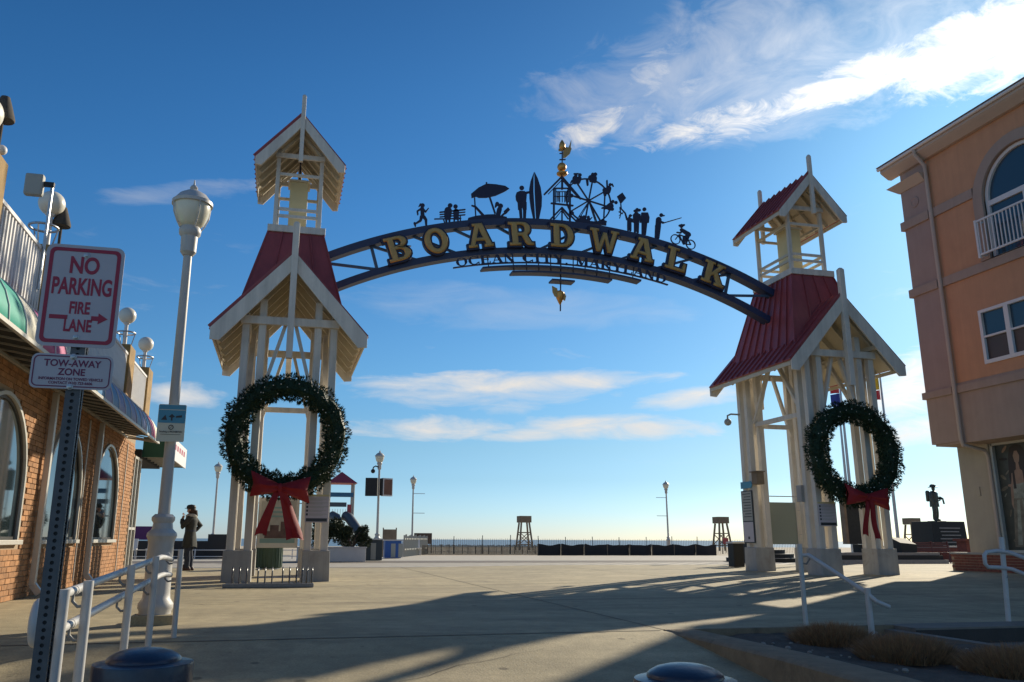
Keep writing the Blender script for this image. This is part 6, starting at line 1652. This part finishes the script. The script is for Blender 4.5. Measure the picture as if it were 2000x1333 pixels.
# playground tower
t = thing('playground_tower', 'playground climbing tower with red pyramid roof and slides behind the planter', 'playground', (3.65,34,0))
for sx in (-0.75,0.72):
    for sy in (-0.7,0.7): MB().tube([(sx,sy,0),(sx,sy,4.25)],0.065,8).build('post','speaker_grey',t)
m = MB(); m.add([(-0.95,-0.95,4.2),(0.92,-0.95,4.2),(0.92,0.95,4.2),(-0.95,0.95,4.2),(0,0,4.95)],[(0,1,4),(1,2,4),(2,3,4),(3,0,4),(3,2,1,0)]); m.build('roof','play_red',t)
MB().box(-0.72,0.70,-0.8,-0.74,3.35,3.62).build('panel','play_blue',t); MB().box(-0.9,0.30,-0.82,-0.76,2.75,3.02).build('panel','play_dark',t); MB().box(0.35,0.6,-0.8,-0.74,2.3,2.9).build('panel','play_red',t)
MB().box(-0.8,0.78,-0.75,0.75,2.05,2.13).build('deck','speaker_grey',t)
for i in range(9): MB().tube([(-0.7+0.16*i,-0.76,2.13),(-0.7+0.16*i,-0.76,2.62)],0.014,5).build('baluster','speaker_grey',t)
for x0, x1 in ((-0.55,-0.1),(0.25,0.95)):
    m = MB(); m.tube([(x0,-0.8,2.2),(x0+0.2,-1.1,2.1),(x1+0.1,-2.0,1.2),(x1+0.3,-2.8,0.6)],0.30,12); m.build('slide','play_dark',t,smooth=50)
# picnic chairs, board and bench near the lamppost by the sand fence
t = thing('tan_kiosk', 'plain tan board standing behind the recycling bin', 'board', (5.15,21.0,0)); MB().box(-0.36,0.30,-0.04,0.04,0.35,1.28).build('board','guard_wood',t)
for x in (-0.34,0.28): MB().tube([(x,0,0),(x,0,1.36)],0.03,6).build('leg','guard_wood',t)
t = thing('picket_gate', 'grey weathered picket fence receding behind the bins', 'fence', (0,0,0))
for i in range(16):
    x, y = 5.9+0.16*i, 21.5+0.5*i
    MB().box(x-0.04,x+0.04,y-0.015,y+0.015,0.0,1.02+0.05*sin(i*2.1)).build('picket','speaker_grey',t)
for z in (0.35,0.85): MB().beam((5.9,21.53,z),(8.3,29.03,z),0.03,0.07).build('rail','speaker_grey',t)
t = thing('notice_board', 'dark square notice board beside the lamppost with banner arms', 'board', (8.6,32.2,0)); MB().box(-0.55,0.55,-0.03,0.03,0.55,1.20).build('board','bark',t)
for x in (-0.48,0.5): MB().tube([(x,0,0),(x,0,0.6)],0.03,6).build('leg','bark',t)
for i, (x, y) in enumerate(((6.6,25.2),(7.15,25.6))):
    c = thing('beach_chair', ['white plastic chair nearer the blue recycling bin','white plastic chair nearer the dark notice board'][i], 'chair', (x,y,0))
    MB().box(-0.24,0.24,-0.22,0.22,0.36,0.40).build('seat','white_trim',c); MB().beam((0,0.2,0.40),(0,0.32,0.82),0.44,0.03,up=(0,1,0)).build('backrest','white_trim',c)
    for sx in (-0.2,0.2):
        for sy in (-0.18,0.18): MB().tube([(sx,sy,0),(sx,sy,0.37)],0.018,6).build('leg','white_trim',c)
# sand fence of slats
t = thing('sand_fence', 'brown slatted sand fence along the edge of the beach', 'fence', (0,26.4,0)); m = MB(); rng = random.Random(4); x = 7.6
while x < 14.6:
    m.box(x,x+0.045,-0.01,0.01,0.0,0.54+rng.uniform(-0.03,0.03)); x += 0.062
m.build('slats','fence_wood',t,kind='stuff',fix=False)
for z in (0.16,0.42): MB().box(7.6,14.6,0.012,0.022,z,z+0.02).build('wire','steel',t)
t = thing('wire_fence', 'tall thin wire fence on dark stakes between the boardwalk and the sea', 'fence', (0,30,0)); m = MB(); x = 7.6
while x < 34:
    m.box(x,x+0.014,-0.005,0.005,0.0,0.88+rng.uniform(-0.02,0.03)); x += 0.115
m.build('slats','fence_wood',t,kind='stuff',fix=False)
for i in range(15): MB().tube([(8.3+1.75*i,0,0),(8.3+1.75*i+rng.uniform(-.04,.04),0,1.05+rng.uniform(-.05,.06))],0.022,6).build('stake','black',t)
# black silt fence
t = thing('silt_fence', 'sagging black silt fence along the boardwalk edge', 'fence', (0,25.2,0)); n = 8; x0, x1 = 13.75,24.5
for i in range(n):
    a, b = x0+(x1-x0)*i/n, x0+(x1-x0)*(i+1)/n; m = MB(); vs = []
    for j in range(9):
        f = j/8; x = a+0.02+(b-a-0.04)*f; z = 0.62-0.07*sin(pi*f)+0.02*sin(9*f+i); y = 0.05*sin(7*f+i*2)
        vs += [(x,y,0),(x,y+0.02*sin(5*f+i),z*0.5),(x,y-0.02,z),(x,y+0.01,0)]
    for j in range(8):
        for q in (0,1): m.f.append((4*j+q,4*j+4+q,4*j+5+q,4*j+1+q))
    m.v = vs; m.build('fabric_panel','fence_black',t,smooth=60,fix=False)
    MB().box(a-0.025,a+0.02,-0.06,-0.02,0,0.60).build('stake','guard_wood',t)
t = thing('beach_sign', 'small red notice on a stake beyond the silt fence', 'sign', (31.2,36,0)); MB().tube([(0,0,0),(0,0,1.0)],0.02,6).build('stake','guard_wood',t); MB().box(-0.22,0.22,-0.03,-0.021,0.6,1.02).build('sign_plate','play_red',t)
# lifeguard stands on the beach
def guard(label, loc):
    t = thing('lifeguard_stand', label, 'lifeguard stand', loc, group='wooden lifeguard stands on the beach')
    T, Bq = 0.42, 0.72
    for sx in (-1,1):
        for sy in (-1,1): MB().beam((sx*Bq,sy*Bq,0),(sx*T,sy*T,2.75),0.15,0.15,up=(0,1,0)).build('leg','guard_wood',t)
    MB().box(-0.62,0.62,-0.62,0.62,2.76,3.42).build('box_seat','guard_wood',t,bevel=0.02)
    for y in (-0.60,0.60):
        MB().beam((-0.56,y,1.75),(0.56,y,1.75),0.08,0.10).build('cross_bar','guard_wood',t)
        MB().beam((-0.66,y,0.6),(0.54,y,1.7),0.06,0.09,up=(0,1,0)).build('brace','guard_wood',t); MB().beam((0.66,y+0.065,0.6),(-0.54,y+0.065,1.7),0.06,0.09,up=(0,1,0)).build('brace','guard_wood',t)
        MB().beam((-0.68,y,0.55),(0.68,y,0.55),0.08,0.10).build('cross_bar','guard_wood',t)
guard('wooden lifeguard stand behind the sand fence, near the arch centre', (24.6,64.7,-0.2))
guard('wooden lifeguard stand seen left of the tower near the flagpoles', (44.4,60.0,-0.2))
guard('wooden lifeguard stand just left of the statue pedestal', (64.6,56.6,-0.2))
# ------------------------------------------------------------------ memorial plaza at the right
def flagpole(label, loc, h, fl):
    t = thing('flagpole', label, 'flagpole', loc, group='flagpoles behind the gate'); MB().tube([(0,0,0),(0,0,h*0.5),(0,0,h)],[0.085,0.07,0.04],10).build('pole','steel',t,smooth=50); MB().ball((0,0,h+0.06),0.08,10,8).build('pole_ball','gold',t,smooth=60)
    def cloth(z0, z1, x0, x1, m, name='flag'):
        mb = MB(); vs = []
        for i in range(7):
            f = i/6; x = x0+(x1-x0)*f
            for y in (0,0.02): vs += [(x,0.10*sin(4*f+z0)+y,z0-0.15*f*abs(x1-x0)),(x,0.10*sin(4*f+z0)+y,z1-0.22*f*abs(x1-x0))]
        for i in range(6):
            o = 4*i; p = o+4; mb.f += [(o,p,p+1,o+1),(o+2,o+3,p+3,p+2),(o,o+2,p+2,p),(o+1,p+1,p+3,o+3)]
        mb.v = vs; mb.build(name,m,t,smooth=60)
    for a in fl: cloth(*a)
flagpole('flagpole with a red and blue flag seen above the wreath', (26.68,16,0), 8.9, ((7.98,8.5,0,-0.62,'flag_red'),(7.32,7.97,0,-0.66,'flag_blue'),(7.20,7.31,0,-0.60,'flag_white')))
flagpole('flagpole with a yellow and red flag beside the tower roof', (29.05,16,0), 9.3, ((8.25,8.85,-0.02,-0.36,'flag_gold'),(7.75,8.24,-0.02,-0.38,'flag_red'),(8.4,8.68,-0.10,-0.28,'black')))
flagpole('bare flagpole rising behind the wreath near the statue', (28.0,18.0,0), 8.2, ())
t = thing('memorial_slab', 'tall black granite memorial slab behind the red bow near the flagpoles', 'memorial', (21.55,9,0)); MB().box(-0.55,0.60,-0.12,0.12,0.72,2.60).build('slab','granite',t,bevel=0.01); MB().box(-0.66,-0.56,-0.13,0.13,0.72,2.60).build('slab_edge','guard_wood',t); MB().box(-0.15,0.72,-0.25,0.25,0.0,0.715).build('slab_foot','granite',t)
t = thing('memorial_wall', 'stepped dark stone wall of the memorial behind the gate tower', 'wall', (22.2,8.4,0))
MB().box(-2.6,2.6,-0.1,0.9,0.0,0.16).build('wall_step','granite_pale',t); MB().box(-2.6,2.55,0.1,0.9,0.161,0.32).build('wall_step','granite',t); MB().box(-2.6,2.5,0.2,0.9,0.321,0.42).build('wall_step','granite_pale',t)
t = thing('curved_steps', 'dark curved steps seen through the tower near the flagpoles', 'steps', (19.4,12.2,0))
for i in range(3):
    m = MB().lathe([(1.5-0.33*i,0.002+0.16*i),(1.5-0.33*i,0.155+0.16*i)],n=28); m.build('step','granite',t); MB().lathe([(1.52-0.33*i,0.156+0.16*i),(1.52-0.33*i,0.162+0.16*i)],n=28).build('step_edge','granite_pale',t)
t = thing('stone_box', 'dark stone block with sloping top left of the memorial bench', 'block', (23.6,9.2,0)); MB().add([(-0.32,-0.3,0),(0.34,-0.3,0),(0.34,0.3,0),(-0.32,0.3,0),(-0.36,-0.3,0.78),(0.38,-0.3,0.72),(0.38,0.3,0.95),(-0.36,0.3,1.0)],[(0,3,2,1),(4,5,6,7),(0,1,5,4),(1,2,6,5),(2,3,7,6),(3,0,4,7)]).build('block','granite',t,bevel=0.01)
t = thing('bench', 'dark red metal bench in front of the statue pedestal', 'bench', (24.95,9.0,0))
for i in range(5): MB().beam((-0.85,0.22+0.02*i,0.50+0.07*i),(0.80,0.22+0.02*i,0.50+0.07*i),0.03,0.055).build('back_slat','bench_metal',t)
for i in range(4): MB().box(-0.85,0.80,-0.22+0.11*i,-0.13+0.11*i,0.40,0.425).build('seat_slat','bench_metal',t)
for x in (-0.80,0.0,0.75): MB().beam((x,-0.18,0),(x,-0.18,0.40),0.04,0.04).build('leg','bench_metal',t); MB().beam((x,0.2,0),(x,0.28,0.85),0.04,0.04).build('leg','bench_metal',t)
t = thing('brick_seat_wall', 'low red brick wall running behind the bench to the peach building', 'wall', (27.2,11.5,0)); MB().box(-2.4,1.6,-0.2,0.2,0,0.58).build('wall_body','brown_brick',t); MB().box(-2.45,1.65,-0.24,0.24,0.581,0.64).build('coping','granite_pale',t)
p_ = thing('brick_pier', 'small brick pier at the corner of the peach building', 'pier', (27.3,10.0,0)); MB().box(-0.25,0.25,-0.25,0.25,0,0.85).build('pier_body','brown_brick',p_); MB().box(-0.34,0.34,-0.34,0.34,0.851,0.95).build('pier_cap','brown_brick',p_)
t = thing('statue_pedestal', 'dark granite pedestal with an inscribed front under the statue', 'pedestal', (31.95,16.6,0)); MB().taper((0,0),(1.02,0.75),(0.95,0.70),0,1.80).build('pedestal_block','granite',t,bevel=0.03)
for i in range(6): MB().box(-0.6+0.05*(i%3),0.6-0.08*(i%2),-0.745,-0.735,1.45-0.17*i,1.50-0.17*i).build('inscription','granite_pale',t)
def statue():
    t = thing('statue', 'dark bronze statue of a helmeted firefighter carrying gear on the granite pedestal', 'statue', (31.85,16.55,1.80), R(-60))
    J = {'pelvis':(0,0,0.92,0.15,0.17),'waist':(0,0,1.08,0.15,0.17),'chest':(0.0,0,1.30,0.16,0.20),'neck':(0.02,0,1.50,0.07),'head':(0.03,0,1.63,0.10),'crown':(0.03,0,1.72,0.08),
         'shL':(0,0.22,1.42,0.09),'elL':(0.10,0.30,1.15,0.07),'wrL':(0.26,0.20,1.10,0.05),'haL':(0.32,0.16,1.12,0.045),
         'shR':(0,-0.22,1.42,0.09),'elR':(-0.02,-0.34,1.14,0.075),'wrR':(0.10,-0.36,0.92,0.055),'haR':(0.14,-0.36,0.85,0.05),
         'hipL':(0,0.11,0.86,0.12),'knL':(0.03,0.13,0.48,0.10),'anL':(0,0.14,0.10,0.085),'toL':(0.16,0.16,0.05,0.06),
         'hipR':(0,-0.11,0.86,0.12),'knR':(0.02,-0.14,0.48,0.10),'anR':(-0.03,-0.15,0.10,0.085),'toR':(0.13,-0.18,0.05,0.06)}
    E = [('pelvis','waist'),('waist','chest'),('chest','neck'),('neck','head'),('head','crown'),('chest','shL'),('shL','elL'),('elL','wrL'),('wrL','haL'),('chest','shR'),('shR','elR'),('elR','wrR'),('wrR','haR'),
         ('pelvis','hipL'),('hipL','knL'),('knL','anL'),('anL','toL'),('pelvis','hipR'),('hipR','knR'),('knR','anR'),('anR','toR')]
    b = skin_figure('figure', J, E, 'pelvis', 'bronze', t)
    MB().lathe([(0.20,0.0),(0.205,0.02),(0.13,0.04),(0.125,0.10),(0.08,0.15),(0.001,0.165)],(0.02,0,1.68),18,1.15,0.95).build('helmet','bronze',b,smooth=40)
    MB().lathe([(0.255,0.72),(0.235,0.95),(0.23,1.2),(0.25,1.38),(0.12,1.50)],(0,0,0),18,0.85,1.0).build('turnout_coat','bronze',b,smooth=60)
    MB().lathe([(0.08,-0.26),(0.10,-0.22),(0.10,0.22),(0.06,0.28)],(-0.26,0,1.25),12).build('air_tank','bronze',b,smooth=50)
    MB().tube([(0.1,-0.42,0.80),(0.2,-0.40,0.95),(0.42,-0.38,1.02)],0.03,8).build('axe_handle','bronze',b); MB().tube([(0.16,-0.36,0.88),(0.14,-0.40,0.6),(0.05,-0.38,0.45)],0.05,8).build('hose','bronze',b)
    MB().tube([(0.22,0.18,1.2),(0.36,0.16,1.12),(0.40,0.16,0.85)],0.045,8).build('hose','bronze',b)
    MB().box(-0.3,0.35,-0.35,0.32,-0.01,0.03).build('statue_base','bronze',b)
statue()
